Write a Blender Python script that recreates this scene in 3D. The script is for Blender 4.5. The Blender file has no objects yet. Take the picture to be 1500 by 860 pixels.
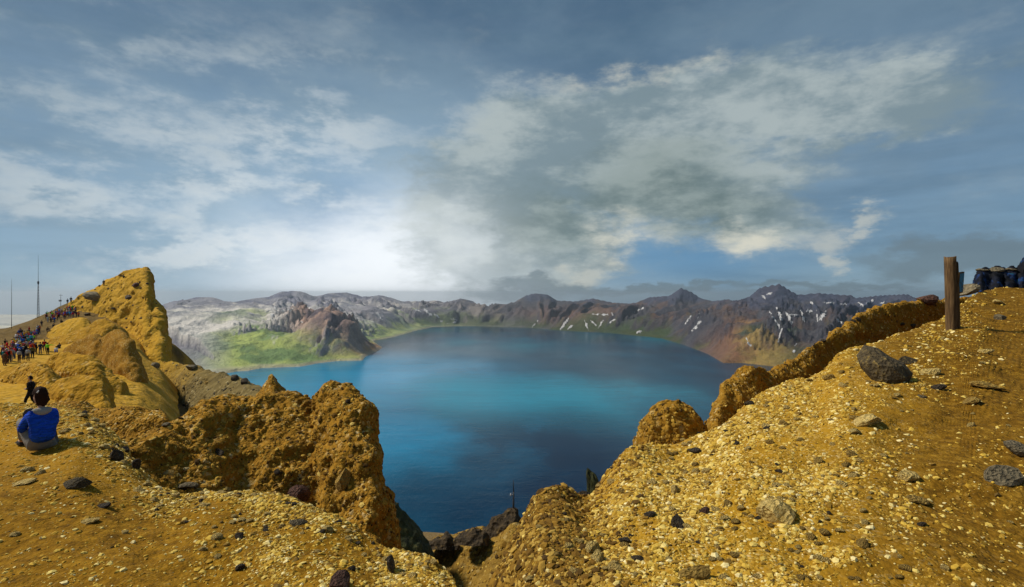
import bpy, bmesh, math, random
import numpy as np
from mathutils import Vector, Matrix
from mathutils.bvhtree import BVHTree

# ---------------------------------------------------------------- camera, sky, sun, exposure
scene = bpy.context.scene
C = scene.collection
rad = math.radians
F = 750.0                      # focal length in units of the 1500 px wide photograph (90 degrees across)

cam_data = bpy.data.cameras.new('camera')
cam_data.sensor_width = 36.0
cam_data.lens = 18.0
cam_data.clip_start = 0.1
cam_data.clip_end = 200000.0
cam = bpy.data.objects.new('camera', cam_data)
cam.location = (0, 0, 0)
cam.rotation_euler = (rad(90), 0, 0)
C.objects.link(cam)
scene.camera = cam

SUN_EL, SUN_AZ = rad(46), rad(-84)          # from the left, fairly high
sun_dir = Vector((math.sin(SUN_AZ) * math.cos(SUN_EL), math.cos(SUN_AZ) * math.cos(SUN_EL), math.sin(SUN_EL)))
sd = bpy.data.lights.new('sun', 'SUN')
sd.energy = 4.4
sd.angle = rad(7)
sd.color = (1.0, 0.94, 0.84)
so = bpy.data.objects.new('sun', sd)
so.rotation_euler = (-sun_dir).to_track_quat('-Z', 'Y').to_euler()
so.location = (0, 0, 200)
C.objects.link(so)

scene.view_settings.view_transform = 'Standard'
scene.view_settings.look = 'None'
scene.view_settings.exposure = 0.0
scene.view_settings.gamma = 1.0
scene.view_settings.use_curve_mapping = False


class NT:
    """small helper for building node trees"""
    def __init__(self, tree):
        self.t = tree
        tree.nodes.clear()

    def new(self, kind, **kw):
        n = self.t.nodes.new(kind)
        for k, v in kw.items():
            setattr(n, k, v)
        return n

    def put(self, sock, val):
        if isinstance(val, bpy.types.NodeSocket):
            self.t.links.new(val, sock)
        elif val is not None:
            if isinstance(val, (tuple, list)) and sock.type == 'RGBA' and len(val) == 3:
                val = (*val, 1)
            sock.default_value = val

    def m(self, op, a, b=None, c=None, clamp=False):
        n = self.new('ShaderNodeMath', operation=op, use_clamp=clamp)
        self.put(n.inputs[0], a)
        self.put(n.inputs[1], b)
        self.put(n.inputs[2], c)
        return n.outputs[0]

    def vm(self, op, a, b=None):
        n = self.new('ShaderNodeVectorMath', operation=op)
        self.put(n.inputs[0], a)
        self.put(n.inputs[1], b)
        return n.outputs[0]

    def mix(self, f, a, b, blend='MIX'):
        n = self.new('ShaderNodeMix', data_type='RGBA', blend_type=blend)
        self.put(n.inputs[0], f)
        self.put(n.inputs[6], a)
        self.put(n.inputs[7], b)
        return n.outputs[2]

    def smooth(self, x, lo, hi, a=0.0, b=1.0):
        n = self.new('ShaderNodeMapRange', interpolation_type='SMOOTHSTEP')
        self.put(n.inputs[0], x)
        for i, v in enumerate((lo, hi, a, b)):
            n.inputs[i + 1].default_value = v
        return n.outputs[0]

    def noise(self, vec, scale, detail=5, rough=0.55, out='Fac', dist=0.0):
        n = self.new('ShaderNodeTexNoise')
        self.put(n.inputs['Vector'], vec)
        n.inputs['Scale'].default_value = scale
        n.inputs['Detail'].default_value = detail
        n.inputs['Roughness'].default_value = rough
        n.inputs['Distortion'].default_value = dist
        return n.outputs[out]

    def voronoi(self, vec, scale, feature='F1', out='Distance', rnd=1.0):
        n = self.new('ShaderNodeTexVoronoi', feature=feature)
        self.put(n.inputs['Vector'], vec)
        n.inputs['Scale'].default_value = scale
        n.inputs['Randomness'].default_value = rnd
        return n.outputs[out]

    def ramp(self, f, stops):
        n = self.new('ShaderNodeValToRGB')
        self.put(n.inputs[0], f)
        cr = n.color_ramp
        while len(cr.elements) < len(stops):
            cr.elements.new(0.5)
        for e, (p, c) in zip(cr.elements, stops):
            e.position = p
            e.color = (*c, 1)
        return n.outputs[0]

    def bump(self, h, dist, strength=1.0, normal=None):
        n = self.new('ShaderNodeBump')
        n.inputs['Strength'].default_value = strength
        n.inputs['Distance'].default_value = dist
        self.put(n.inputs['Height'], h)
        self.put(n.inputs['Normal'], normal)
        return n.outputs[0]


def hexc(s):
    v = [int(s[i:i + 2], 16) / 255 for i in (0, 2, 4)]
    return tuple(x / 12.92 if x <= 0.04045 else ((x + 0.055) / 1.055) ** 2.4 for x in v)


# ---- the sky: Nishita blue seen through a thin veil, with broken cloud
world = bpy.data.worlds.new('World')
scene.world = world
world.use_nodes = True
w = NT(world.node_tree)
tc = w.new('ShaderNodeTexCoord')
D = w.vm('NORMALIZE', tc.outputs['Generated'])
sx = w.new('ShaderNodeSeparateXYZ')
w.put(sx.inputs[0], D)
dx, dy, dz = sx.outputs
sky = w.new('ShaderNodeTexSky', sky_type='NISHITA')
sky.sun_disc = False
sky.sun_elevation = SUN_EL
sky.sun_rotation = SUN_AZ
sky.altitude = 2600
sky.dust_density = 2.0
nis = w.mix(1.0, sky.outputs[0], (0.062, 0.062, 0.062), 'MULTIPLY')
Ds = w.vm('MULTIPLY', D, (1.0, 1.0, 2.3))
TOL = (-0.05, 0.0, 0.10)                       # a small step towards the light, to model the clouds


def nz_at(off, scale, det=8, rgh=0.60):
    a = w.noise(w.vm('ADD', Ds, off), scale, det, rgh)
    b = w.noise(w.vm('ADD', w.vm('ADD', Ds, off), TOL), scale, det, rgh)
    return a, w.m('SUBTRACT', a, b)


n1 = w.noise(Ds, 1.7, 7, 0.60)
n2, e2 = nz_at((5.2, 1.7, 9.1), 4.2)
n3, e3 = nz_at((1.1, 7.3, 3.4), 9.0, 9, 0.64)
nst = w.noise(w.vm('MULTIPLY', D, (1.0, 1.0, 7.0)), 3.0, 7, 0.6)          # long level streaks
nw = w.noise(w.vm('ADD', Ds, (8.4, 2.9, 4.4)), 3.6, 6, 0.62, out='Color')
nwf = w.noise(w.vm('ADD', Ds, (3.4, 6.9, 1.4)), 11.0, 7, 0.66, out='Color')
warp = w.vm('ADD', w.vm('MULTIPLY', w.vm('SUBTRACT', nw, (0.5, 0.5, 0.5)), (0.22, 0.14, 0)),
            w.vm('MULTIPLY', w.vm('SUBTRACT', nwf, (0.5, 0.5, 0.5)), (0.15, 0.10, 0)))
sw = w.new('ShaderNodeSeparateXYZ')
w.put(sw.inputs[0], warp)
az0 = w.m('ARCTAN2', dx, dy)
el0 = w.m('ARCSINE', dz)
az = w.m('ADD', az0, sw.outputs[0])
el = w.m('ADD', el0, sw.outputs[1])


def blob(px, py, rx, ry, lo=0.15, hi=1.25, warped=True):
    u, v = (px - 750) / F, (430 - py) / F
    a = math.atan(u)
    e = math.atan(v * math.cos(a))
    ra = rx / F * math.cos(a) ** 2
    re = ry / F * math.cos(a) * math.cos(e) ** 2
    A, E = (az, el) if warped else (az0, el0)
    p = w.m('DIVIDE', w.m('SUBTRACT', A, a), ra)
    q = w.m('DIVIDE', w.m('SUBTRACT', E, e), re)
    r = w.m('SQRT', w.m('ADD', w.m('MULTIPLY', p, p), w.m('MULTIPLY', q, q)))
    return w.smooth(r, lo, hi, 1.0, 0.0)


def most(*bs):
    o = bs[0]
    for b in bs[1:]:
        o = w.m('MAXIMUM', o, b)
    return o


def over(f, k, c):
    global col
    col = w.mix(w.m('MULTIPLY', f, k), col, c)


# clear sky through the veil
veil = w.ramp(w.smooth(el0, -0.2, 0.62), [(0.0, hexc('84a5ba')), (0.32, hexc('7499b5')), (0.62, hexc('6a8aa4')), (1.0, hexc('4c6a83'))])
col = w.mix(0.74, nis, veil)
over(w.smooth(nst, 0.38, 0.74), 0.50, hexc('4f6c83'))
over(w.smooth(n1, 0.42, 0.70), 0.35, hexc('8ba3b3'))
# bright air under the sun, to the left of centre
g1 = blob(520, 400, 620, 380, 0.0, 1.0, False)
over(g1, 0.66, hexc('b3cfe3'))
g2 = blob(570, 405, 330, 200, 0.0, 1.0, False)
over(g2, 0.95, (0.93, 0.98, 1.03))
blue = most(blob(1010, 375, 260, 70, 0.0, 1.0, False), blob(480, 300, 150, 120, 0.0, 1.0))
over(blue, 0.55, hexc('4a86b4'))
# torn thin cloud on the left
wis_m = most(blob(330, 150, 460, 140), blob(330, 330, 420, 190), blob(90, 250, 300, 190), blob(700, 170, 220, 70))
mixn = w.m('ADD', w.m('MULTIPLY', n2, 0.60), w.m('MULTIPLY', n3, 0.40))
wis = w.m('MULTIPLY', w.smooth(mixn, 0.38, 0.64), wis_m)
wl_ = w.smooth(w.m('ADD', w.m('MULTIPLY', e2, 1.0), w.m('MULTIPLY', e3, 0.9)), -0.12, 0.14)
wc = w.mix(wl_, w.mix(g1, hexc('7f95a4'), hexc('a5bccb')), w.mix(g1, hexc('b3bfc4'), hexc('f0f5f6')))
over(wis, 0.70, wc)
over(blob(580, 405, 300, 140, 0.0, 1.0), 0.75, (0.97, 1.02, 1.06))
# the big cloud
big_m = most(blob(1000, 165, 330, 80), blob(850, 200, 240, 85), blob(1230, 165, 240, 62), blob(740, 280, 180, 100),
             blob(950, 260, 230, 100), blob(1090, 290, 130, 90), blob(700, 365, 120, 85), blob(810, 350, 140, 90))
big = w.smooth(w.m('ADD', big_m, w.m('ADD', w.m('MULTIPLY', w.m('SUBTRACT', n3, 0.5), 0.75), w.m('MULTIPLY', w.m('SUBTRACT', n2, 0.5), 0.45))), 0.04, 0.72)
lit = w.smooth(w.m('ADD', w.m('ADD', w.m('MULTIPLY', e2, 1.1), w.m('MULTIPLY', e3, 0.8)), w.m('MULTIPLY', w.m('SUBTRACT', n2, 0.5), 0.35)), -0.20, 0.26)
bc = w.mix(lit, hexc('7e9199'), hexc('acb8b9'))
core = most(blob(960, 275, 170, 85), blob(800, 330, 120, 70), blob(1030, 300, 140, 60))
bc = w.mix(w.m('MULTIPLY', core, 0.75), bc, w.mix(lit, hexc('63746f'), hexc('8a9893')))
lip = most(blob(1075, 350, 100, 30), blob(905, 348, 60, 48), blob(900, 110, 190, 20))
bc = w.mix(w.m('MULTIPLY', lip, w.smooth(mixn, 0.38, 0.56)), bc, hexc('dedbc9'))
bc = w.mix(w.m('MULTIPLY', most(g2, blob(670, 370, 110, 110, 0.0, 1.0)), 0.62), bc, hexc('eaf1f3'))
over(big, 0.90, bc)
# a small bright cloud and the low banks over the far rim
sm_ = w.smooth(w.m('ADD', most(blob(1205, 345, 55, 46, 0.0, 1.2), blob(1214, 382, 34, 30, 0.0, 1.2), blob(1265, 318, 50, 22, 0.0, 1.2), blob(860, 400, 44, 20, 0.0, 1.2)), w.m('ADD', w.m('MULTIPLY', w.m('SUBTRACT', n3, 0.5), 0.5), w.m('MULTIPLY', w.m('SUBTRACT', n2, 0.5), 0.3))), -0.05, 1.0)
over(sm_, 0.62, hexc('c9cabf'))
low = w.smooth(w.m('ADD', most(blob(785, 418, 130, 24), blob(960, 422, 180, 13), blob(1420, 380, 260, 46), blob(1190, 426, 200, 14)), w.m('MULTIPLY', w.m('SUBTRACT', n3, 0.5), 0.8)), 0.1, 0.9)
over(low, 0.72, hexc('6a7b84'))
bg = w.new('ShaderNodeBackground')
w.put(bg.inputs[0], col)
bg.inputs[1].default_value = 1.0
wo = w.new('ShaderNodeOutputWorld')
w.t.links.new(bg.outputs[0], wo.inputs[0])

# ---------------------------------------------------------------- helpers
rng = np.random.default_rng(11)
random.seed(7)


def P(px, py, Y):
    """point of the place seen at pixel px, py of the photograph, Y metres ahead"""
    return np.array([(px - 750) / F * Y, Y, (430 - py) / F * Y])


def _hash(i, j, k, seed):
    i = np.asarray(i, dtype=np.int64); j = np.asarray(j, dtype=np.int64); k = np.asarray(k, dtype=np.int64)
    h = (i * 374761393 + j * 668265263 + k * 2147483647 + seed * 974634721) & 0xffffffff
    h = ((h ^ (h >> 13)) * 1274126177) & 0xffffffff
    h = ((h ^ (h >> 16)) * 2246822519) & 0xffffffff
    return ((h ^ (h >> 15)) & 0xffff) / 65535.0


def vnoise(p, seed=0):
    f = np.floor(p)
    t = p - f
    t = t * t * t * (t * (t * 6 - 15) + 10)
    i, j, k = f[..., 0], f[..., 1], f[..., 2]
    r = 0
    for a in (0, 1):
        wa = t[..., 0] if a else 1 - t[..., 0]
        for b in (0, 1):
            wb = t[..., 1] if b else 1 - t[..., 1]
            for c in (0, 1):
                wc_ = t[..., 2] if c else 1 - t[..., 2]
                r = r + _hash(i + a, j + b, k + c, seed) * wa * wb * wc_
    return r


def fbm(p, octaves=5, gain=0.5, seed=0, ridged=False):
    p = np.asarray(p, float)
    amp, s, tot = 1.0, 0.0, 0.0
    for o in range(octaves):
        v = vnoise(p * (2.03 ** o) + o * 17.3, seed + o) * 2 - 1
        if ridged:
            v = 1 - 2 * np.abs(v)
        s = s + v * amp
        tot += amp
        amp *= gain
    return s / tot


def make_mesh(name, V, Fq, smooth=True):
    me = bpy.data.meshes.new(name)
    V = np.ascontiguousarray(V, dtype=np.float32).reshape(-1, 3)
    Fq = np.ascontiguousarray(Fq, dtype=np.int32)
    k = Fq.shape[1]
    me.vertices.add(len(V))
    me.vertices.foreach_set('co', V.ravel())
    me.loops.add(Fq.size)
    me.loops.foreach_set('vertex_index', Fq.ravel())
    me.polygons.add(len(Fq))
    me.polygons.foreach_set('loop_start', np.arange(0, Fq.size, k, dtype=np.int32))
    me.polygons.foreach_set('loop_total', np.full(len(Fq), k, dtype=np.int32))
    me.polygons.foreach_set('use_smooth', np.full(len(Fq), smooth, dtype=bool))
    me.update(calc_edges=True)
    return me


def link(name, me, mat=None, parent=None, **props):
    o = bpy.data.objects.new(name, me)
    C.objects.link(o)
    if mat is not None and me is not None and not me.materials:
        me.materials.append(mat)
    if parent is not None:
        o.parent = parent
    for k, v in props.items():
        o[k] = v
    return o


def polyline(pts, t):
    """points of the control polyline (k, ...) at index positions t"""
    pts = np.asarray(pts, float)
    i = np.clip(np.floor(t).astype(int), 0, len(pts) - 2)
    u = (t - i).reshape((-1,) + (1,) * (pts.ndim - 1))
    return pts[i] * (1 - u) + pts[i + 1] * u


def blur(G, sig, axis):
    """round off a grid along one axis; the ends stay where they are"""
    k = int(max(1, math.ceil(sig * 3)))
    wts = np.exp(-0.5 * (np.arange(-k, k + 1) / sig) ** 2)
    wts /= wts.sum()
    G = np.moveaxis(G, axis, 0)
    lo = 2 * G[:1] - G[k:0:-1]
    hi = 2 * G[-1:] - G[-2:-k - 2:-1]
    E = np.concatenate([lo, G, hi])
    R = sum(wt * E[i:i + len(G)] for i, wt in enumerate(wts))
    return np.moveaxis(R, 0, axis)


def chord_t(rows, n):
    """even parameter spacing by length along the first axis of rows"""
    d = np.linalg.norm(np.diff(rows, axis=0), axis=-1)
    d = d.reshape(len(d), -1).mean(axis=1)
    s = np.concatenate([[0], np.cumsum(d)])
    return np.interp(np.linspace(0, s[-1], n), s, np.arange(len(s)))


class Surf:
    def __init__(self, G, N, name):
        self.G, self.N, self.name = G, N, name
        nv, nu = G.shape[:2]
        idx = np.arange(nv * nu).reshape(nv, nu)
        self.F = np.stack([idx[:-1, :-1], idx[:-1, 1:], idx[1:, 1:], idx[1:, :-1]], -1).reshape(-1, 4)
        self.V = G.reshape(-1, 3)

    def orient(self):
        V, Fq = self.V, self.F
        a, b, c, d = (V[Fq[:, i]] for i in range(4))
        n = np.cross(c - a, d - b)
        cen = (a + b + c + d) / 4
        up = np.array([0, 0, 1.0])
        s = (n * (up - 0.5 * cen / np.linalg.norm(cen, axis=1, keepdims=True))).sum()
        if s < 0:
            self.F = Fq[:, ::-1].copy()
            n = -n
        self.area = np.linalg.norm(n, axis=1) / 2
        self.fn = n / np.maximum(np.linalg.norm(n, axis=1, keepdims=True), 1e-12)
        self.cen = cen
        return self


def grid_normals(G):
    du = np.gradient(G, axis=1)
    dv = np.gradient(G, axis=0)
    n = np.cross(du, dv)
    n /= np.maximum(np.linalg.norm(n, axis=-1, keepdims=True), 1e-12)
    up = np.array([0, 0, 1.0])
    s = (n * (up - 0.5 * G / np.linalg.norm(G, axis=-1, keepdims=True))).sum()
    return -n if s < 0 else n


def loft(name, rows, nu, nv, disp=(), weight=None, round_u=0.0045, round_v=0.012):
    """skin the rows (equal numbers of control points), then roughen along the normal; disp = (amp, size, ridged) list"""
    rows = np.array([np.array(r, float) for r in rows])
    A = np.swapaxes(rows, 0, 1)
    R = np.swapaxes(polyline(A, chord_t(A, nu)), 0, 1)
    G = polyline(R, chord_t(R, nv))
    G = blur(blur(G, round_u * nu, 1), round_v * nv, 0)
    for i, (amp, size, ridged) in enumerate(disp):
        N = grid_normals(G)
        wt = 1.0 if weight is None else weight(G)[..., None]
        G = G + N * wt * (amp * fbm(G / size, 4 if i == 0 else 2, 0.5, 31 + i * 7, ridged))[..., None]
    return Surf(G, grid_normals(G), name).orient()


def mound_rows(sil, base_py, bulge, back=1.0, fr=(1.0, 0.72, 0.45, 0.22, 0.07), lean=0.0, cx=None, edge0=0.15):
    """rows of a rock mass with the skyline sil [(px, py, Y)]: front face from the base up, over the top and down behind"""
    sil = np.array(sil, float)
    d = np.linalg.norm(np.diff(sil[:, :2], axis=0), axis=1)
    t = np.concatenate([[0], np.cumsum(d)])
    t /= t[-1]
    edge = edge0 + (1 - edge0) * np.sqrt(np.sin(math.pi * np.clip(t, 0, 1)).clip(0, 1))
    rows = []
    for f in fr:
        py = sil[:, 1] + (np.maximum(base_py, sil[:, 1] + 3) - sil[:, 1]) * f
        Y = sil[:, 2] - bulge * edge * (f ** 0.62) - lean * f
        px = sil[:, 0] if cx is None else sil[:, 0] + (cx - sil[:, 0]) * 0.12 * (1 - f) * 0
        rows.append(np.stack([(px - 750) / F * Y, Y, (430 - py) / F * Y], -1))
    top = np.stack([(sil[:, 0] - 750) / F * sil[:, 2], sil[:, 2], (430 - sil[:, 1]) / F * sil[:, 2]], -1)
    rows.append(top)
    zb = rows[0][:, 2].min()
    for f in (0.12, 0.5, 1.0):
        r = top.copy()
        r[:, 1] += bulge * back * (f ** 0.6) * (0.35 + 0.65 * edge)
        r[:, 0] *= r[:, 1] / top[:, 1]
        r[:, 2] += (zb - top[:, 2]) * f
        rows.append(r)
    return rows


# ---------------------------------------------------------------- materials
def material(name, rough=0.9, spec=0.2):
    m = bpy.data.materials.new(name)
    m.use_nodes = True
    n = NT(m.node_tree)
    b = n.new('ShaderNodeBsdfPrincipled')
    b.inputs['Roughness'].default_value = rough
    b.inputs['Specular IOR Level'].default_value = spec
    o = n.new('ShaderNodeOutputMaterial')
    n.t.links.new(b.outputs[0], o.inputs[0])
    return m, n, b


def mat_tuff(name, cell=0.05, dark=(0.20, 0.095, 0.010), mid=(0.47, 0.255, 0.022), pale=(0.66, 0.47, 0.13), big=1.2, gravel=0.6, relief=0.6):
    """weathered yellow tuff: blotches, gritty grains and small dark inclusions"""
    m, n, b = material(name, 0.95, 0.08)
    pos = n.new('ShaderNodeNewGeometry').outputs['Position']
    blot = n.noise(pos, 1 / big, 6, 0.6)
    fine = n.noise(pos, 1 / (cell * 3.2), 6, 0.65)
    base = n.ramp(n.m('ADD', n.m('MULTIPLY', blot, 0.6), n.m('MULTIPLY', fine, 0.4)), [(0.30, dark), (0.50, mid), (0.62, mid), (0.80, pale)])
    cellc = n.voronoi(pos, 1 / cell, out='Color')
    s = n.new('ShaderNodeSeparateColor')
    n.put(s.inputs[0], cellc)
    grain = n.ramp(s.outputs[0], [(0.0, (0.10, 0.055, 0.015)), (0.12, tuple(x * 0.75 for x in mid)), (0.55, mid), (0.85, pale), (1.0, (0.75, 0.62, 0.33))])
    d1 = n.voronoi(pos, 1 / cell)
    d2 = n.voronoi(pos, 1 / (cell * 2.6))
    msk = n.m('MULTIPLY', n.smooth(n.noise(pos, 1 / (cell * 9), 4, 0.6), 0.35, 0.62), gravel)
    col_ = n.mix(msk, base, grain)
    spot = n.voronoi(pos, 1 / (cell * 6))
    sp = n.m('MULTIPLY', n.smooth(spot, 0.05, 0.10, 1.0, 0.0), 0.6)
    col_ = n.mix(sp, col_, (0.05, 0.04, 0.03))
    n.put(b.inputs['Base Color'], col_)
    h = n.m('ADD', n.m('MULTIPLY', n.m('SUBTRACT', 1.0, d1), n.m('ADD', msk, 0.3)), n.m('ADD', n.m('MULTIPLY', n.m('SUBTRACT', 1.0, d2), 0.9), n.m('MULTIPLY', fine, 1.2)))
    n.put(b.inputs['Normal'], n.bump(h, cell * relief))
    return m


def mat_island(name, stops, rough=0.9, bump_size=0.01):
    """loose stones: each takes its own colour"""
    m, n, b = material(name, rough, 0.15)
    g = n.new('ShaderNodeNewGeometry')
    pos = g.outputs['Position']
    c = n.ramp(g.outputs['Random Per Island'], stops)
    f = n.noise(pos, 1 / (bump_size * 3), 4, 0.6)
    c = n.mix(n.smooth(f, 0.35, 0.7, 0.0, 0.35), c, tuple(x * 0.5 for x in stops[len(stops) // 2][1]))
    n.put(b.inputs['Base Color'], c)
    n.put(b.inputs['Normal'], n.bump(f, bump_size, 0.7))
    return m


def mat_rock(name, a, bcol, c=None, size=0.12, rough=0.85, bump_amt=0.25):
    m, n, b = material(name, rough, 0.25)
    tcn = n.new('ShaderNodeTexCoord').outputs['Object']
    f = n.noise(tcn, 1 / size, 7, 0.65)
    v = n.voronoi(tcn, 1 / (size * 0.55))
    stops = [(0.32, a), (0.58, bcol)] + ([(0.72, c)] if c else [])
    n.put(b.inputs['Base Color'], n.ramp(f, stops))
    n.put(b.inputs['Normal'], n.bump(n.m('ADD', f, n.m('MULTIPLY', v, 0.5)), size * bump_amt))
    return m


def mat_flat(name, col_, rough=0.85, spec=0.2, fold=0.0):
    m, n, b = material(name, rough, spec)
    tcn = n.new('ShaderNodeTexCoord').outputs['Object']
    f = n.noise(tcn, 9.0, 4, 0.6)
    n.put(b.inputs['Base Color'], n.mix(n.smooth(f, 0.3, 0.7), tuple(x * 0.8 for x in col_), col_))
    if fold:
        n.put(b.inputs['Normal'], n.bump(f, fold))
    return m


GOLD_STOPS = [(0.0, (0.05, 0.03, 0.012)), (0.06, (0.22, 0.12, 0.02)), (0.30, (0.44, 0.25, 0.025)), (0.60, (0.56, 0.36, 0.05)), (0.86, (0.70, 0.53, 0.15)), (1.0, (0.82, 0.69, 0.35))]
FACE_STOPS = [(0.0, (0.04, 0.022, 0.008)), (0.3, (0.15, 0.075, 0.010)), (0.65, (0.29, 0.155, 0.018)), (1.0, (0.50, 0.33, 0.07))]
DARK_STOPS = [(0.0, (0.04, 0.022, 0.008)), (0.25, (0.17, 0.085, 0.011)), (0.6, (0.33, 0.18, 0.02)), (0.88, (0.50, 0.31, 0.045)), (1.0, (0.66, 0.48, 0.13))]
M = {}
M['tuff'] = mat_tuff('yellow_tuff', 0.022, dark=(0.15, 0.068, 0.005), mid=(0.38, 0.20, 0.013), gravel=0.5, big=0.8)
M['sand'] = mat_tuff('golden_sand', 0.022, dark=(0.14, 0.062, 0.003), mid=(0.34, 0.170, 0.007), pale=(0.50, 0.31, 0.04), big=0.7, gravel=0.4, relief=0.5)
M['cliff'] = mat_tuff('brown_tuff', 0.07, dark=(0.10, 0.045, 0.006), mid=(0.30, 0.148, 0.014), pale=(0.50, 0.31, 0.055), big=1.3, gravel=0.55, relief=0.8)
M['hill'] = mat_tuff('hill_tuff', 0.28, dark=(0.24, 0.12, 0.010), mid=(0.47, 0.26, 0.022), pale=(0.58, 0.38, 0.06), big=5.0, gravel=0.25, relief=0.6)
M['mound'] = mat_tuff('mound_tuff', 0.20, dark=(0.16, 0.075, 0.007), mid=(0.40, 0.21, 0.016), pale=(0.55, 0.35, 0.05), big=3.0, gravel=0.35, relief=0.8)
M['crag'] = M['hill'].copy()
_n = NT.__new__(NT); _n.t = M['hill'].node_tree
_b = [x for x in _n.t.nodes if x.type == 'BSDF_PRINCIPLED'][0]
_src = _b.inputs['Base Color'].links[0].from_socket
_pos = _n.new('ShaderNodeNewGeometry').outputs['Position']
_sp = _n.new('ShaderNodeSeparateXYZ'); _n.put(_sp.inputs[0], _pos)
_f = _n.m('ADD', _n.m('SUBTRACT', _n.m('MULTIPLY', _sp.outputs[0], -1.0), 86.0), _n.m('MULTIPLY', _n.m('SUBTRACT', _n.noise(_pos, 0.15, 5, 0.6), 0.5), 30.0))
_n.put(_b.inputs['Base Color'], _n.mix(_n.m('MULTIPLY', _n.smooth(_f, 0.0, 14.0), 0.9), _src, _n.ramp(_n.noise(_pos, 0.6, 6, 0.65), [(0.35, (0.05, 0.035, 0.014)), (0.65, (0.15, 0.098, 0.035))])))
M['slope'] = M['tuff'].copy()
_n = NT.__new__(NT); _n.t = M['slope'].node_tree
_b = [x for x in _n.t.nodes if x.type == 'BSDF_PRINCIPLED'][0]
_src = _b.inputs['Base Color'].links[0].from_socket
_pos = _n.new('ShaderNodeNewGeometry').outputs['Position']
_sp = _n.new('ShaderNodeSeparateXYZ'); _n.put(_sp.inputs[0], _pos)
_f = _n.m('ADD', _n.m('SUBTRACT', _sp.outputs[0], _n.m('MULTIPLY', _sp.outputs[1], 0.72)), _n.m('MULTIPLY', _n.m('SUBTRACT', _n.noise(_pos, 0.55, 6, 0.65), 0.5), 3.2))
_n.put(_b.inputs['Base Color'], _n.mix(_n.m('MULTIPLY', _n.smooth(_f, -1.0, 1.0), 0.92), _src, _n.ramp(_n.noise(_pos, 9.0, 6, 0.7), [(0.32, (0.055, 0.025, 0.002)), (0.5, (0.16, 0.076, 0.005)), (0.72, (0.31, 0.17, 0.018))])))  # vignette and shade on the right painted into the slope colour as brown
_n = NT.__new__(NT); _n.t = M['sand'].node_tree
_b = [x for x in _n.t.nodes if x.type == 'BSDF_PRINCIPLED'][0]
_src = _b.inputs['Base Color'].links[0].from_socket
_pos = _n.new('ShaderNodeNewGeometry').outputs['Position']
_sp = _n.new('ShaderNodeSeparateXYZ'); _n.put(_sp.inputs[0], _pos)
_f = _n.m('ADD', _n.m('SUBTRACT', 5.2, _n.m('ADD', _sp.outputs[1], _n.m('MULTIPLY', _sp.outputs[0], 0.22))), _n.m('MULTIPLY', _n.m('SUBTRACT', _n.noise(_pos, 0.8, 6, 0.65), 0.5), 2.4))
_n.put(_b.inputs['Base Color'], _n.mix(_n.m('MULTIPLY', _n.smooth(_f, -0.6, 1.2), 0.88), _src, _n.ramp(_n.noise(_pos, 9.0, 6, 0.7), [(0.32, (0.07, 0.032, 0.002)), (0.5, (0.20, 0.095, 0.004)), (0.72, (0.36, 0.19, 0.014))])))  # darkening of the near corner painted into the sand colour as brown
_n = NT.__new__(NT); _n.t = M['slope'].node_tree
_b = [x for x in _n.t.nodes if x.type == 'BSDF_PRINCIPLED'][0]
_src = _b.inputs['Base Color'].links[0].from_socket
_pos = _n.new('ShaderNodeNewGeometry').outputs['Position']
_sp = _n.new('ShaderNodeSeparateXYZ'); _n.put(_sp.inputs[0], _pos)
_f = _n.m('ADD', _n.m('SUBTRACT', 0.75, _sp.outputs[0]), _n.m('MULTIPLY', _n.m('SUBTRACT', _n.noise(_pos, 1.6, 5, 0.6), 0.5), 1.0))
_n.put(_b.inputs['Base Color'], _n.mix(_n.m('MULTIPLY', _n.smooth(_f, -0.25, 0.45), 0.85), _src, _n.ramp(_n.noise(_pos, 14.0, 6, 0.7), [(0.32, (0.05, 0.024, 0.004)), (0.5, (0.16, 0.078, 0.009)), (0.72, (0.32, 0.18, 0.025))])))  # shadowed side of the spur above the gully, painted in as dark brown
M['gravel'] = mat_island('gold_gravel', GOLD_STOPS)
M['grit'] = mat_island('brown_grit', DARK_STOPS)
M['face_grit'] = mat_island('dark_brown_grit', FACE_STOPS)

# ---------------------------------------------------------------- far country: lake, crater mountains, lowland
LAKE = -300.0
SKYLINE = [(-60, 570, 2500), (0, 545, 2600), (60, 505, 2800), (120, 470, 3000), (180, 453, 3150), (236, 447, 3250), (253, 441, 3300), (272, 439, 3350), (288, 435, 3350), (309, 435, 3350), (317, 444, 3400),
           (328, 444, 3600), (344, 442, 3800), (371, 437, 4050), (393, 435, 4250), (411, 427, 4400), (435, 426, 4450), (443, 435, 4550), (467, 433, 4800),
           (483, 429, 5000), (507, 428, 5150), (531, 435, 5300), (557, 432, 5450), (573, 436, 5500), (587, 441, 5600), (620, 441, 5700), (643, 440, 5650), (652, 443, 5650),
           (675, 437, 5500), (693, 441, 5500), (705, 451, 5550), (722, 452, 5550), (746, 447, 5450), (772, 432, 5300), (784, 429, 5250), (802, 431, 5250), (816, 440, 5250),
           (843, 441, 5150), (869, 437, 5050), (898, 443, 4950), (937, 445, 4750), (951, 435, 4550), (983, 433, 4400), (998, 421, 4300), (1013, 427, 4250), (1026, 436, 4200),
           (1044, 441, 4000), (1059, 439, 3800), (1072, 447, 3500), (1096, 436, 3300), (1115, 420, 3200), (1142, 415, 3150), (1161, 427, 3100), (1170, 431, 3080), (1194, 429, 3050), (1247, 432, 2950),
           (1253, 436, 2930), (1289, 432, 2850), (1329, 430, 2750), (1343, 437, 2700), (1420, 440, 2500), (1550, 440, 2200), (1750, 445, 1800)]
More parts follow.
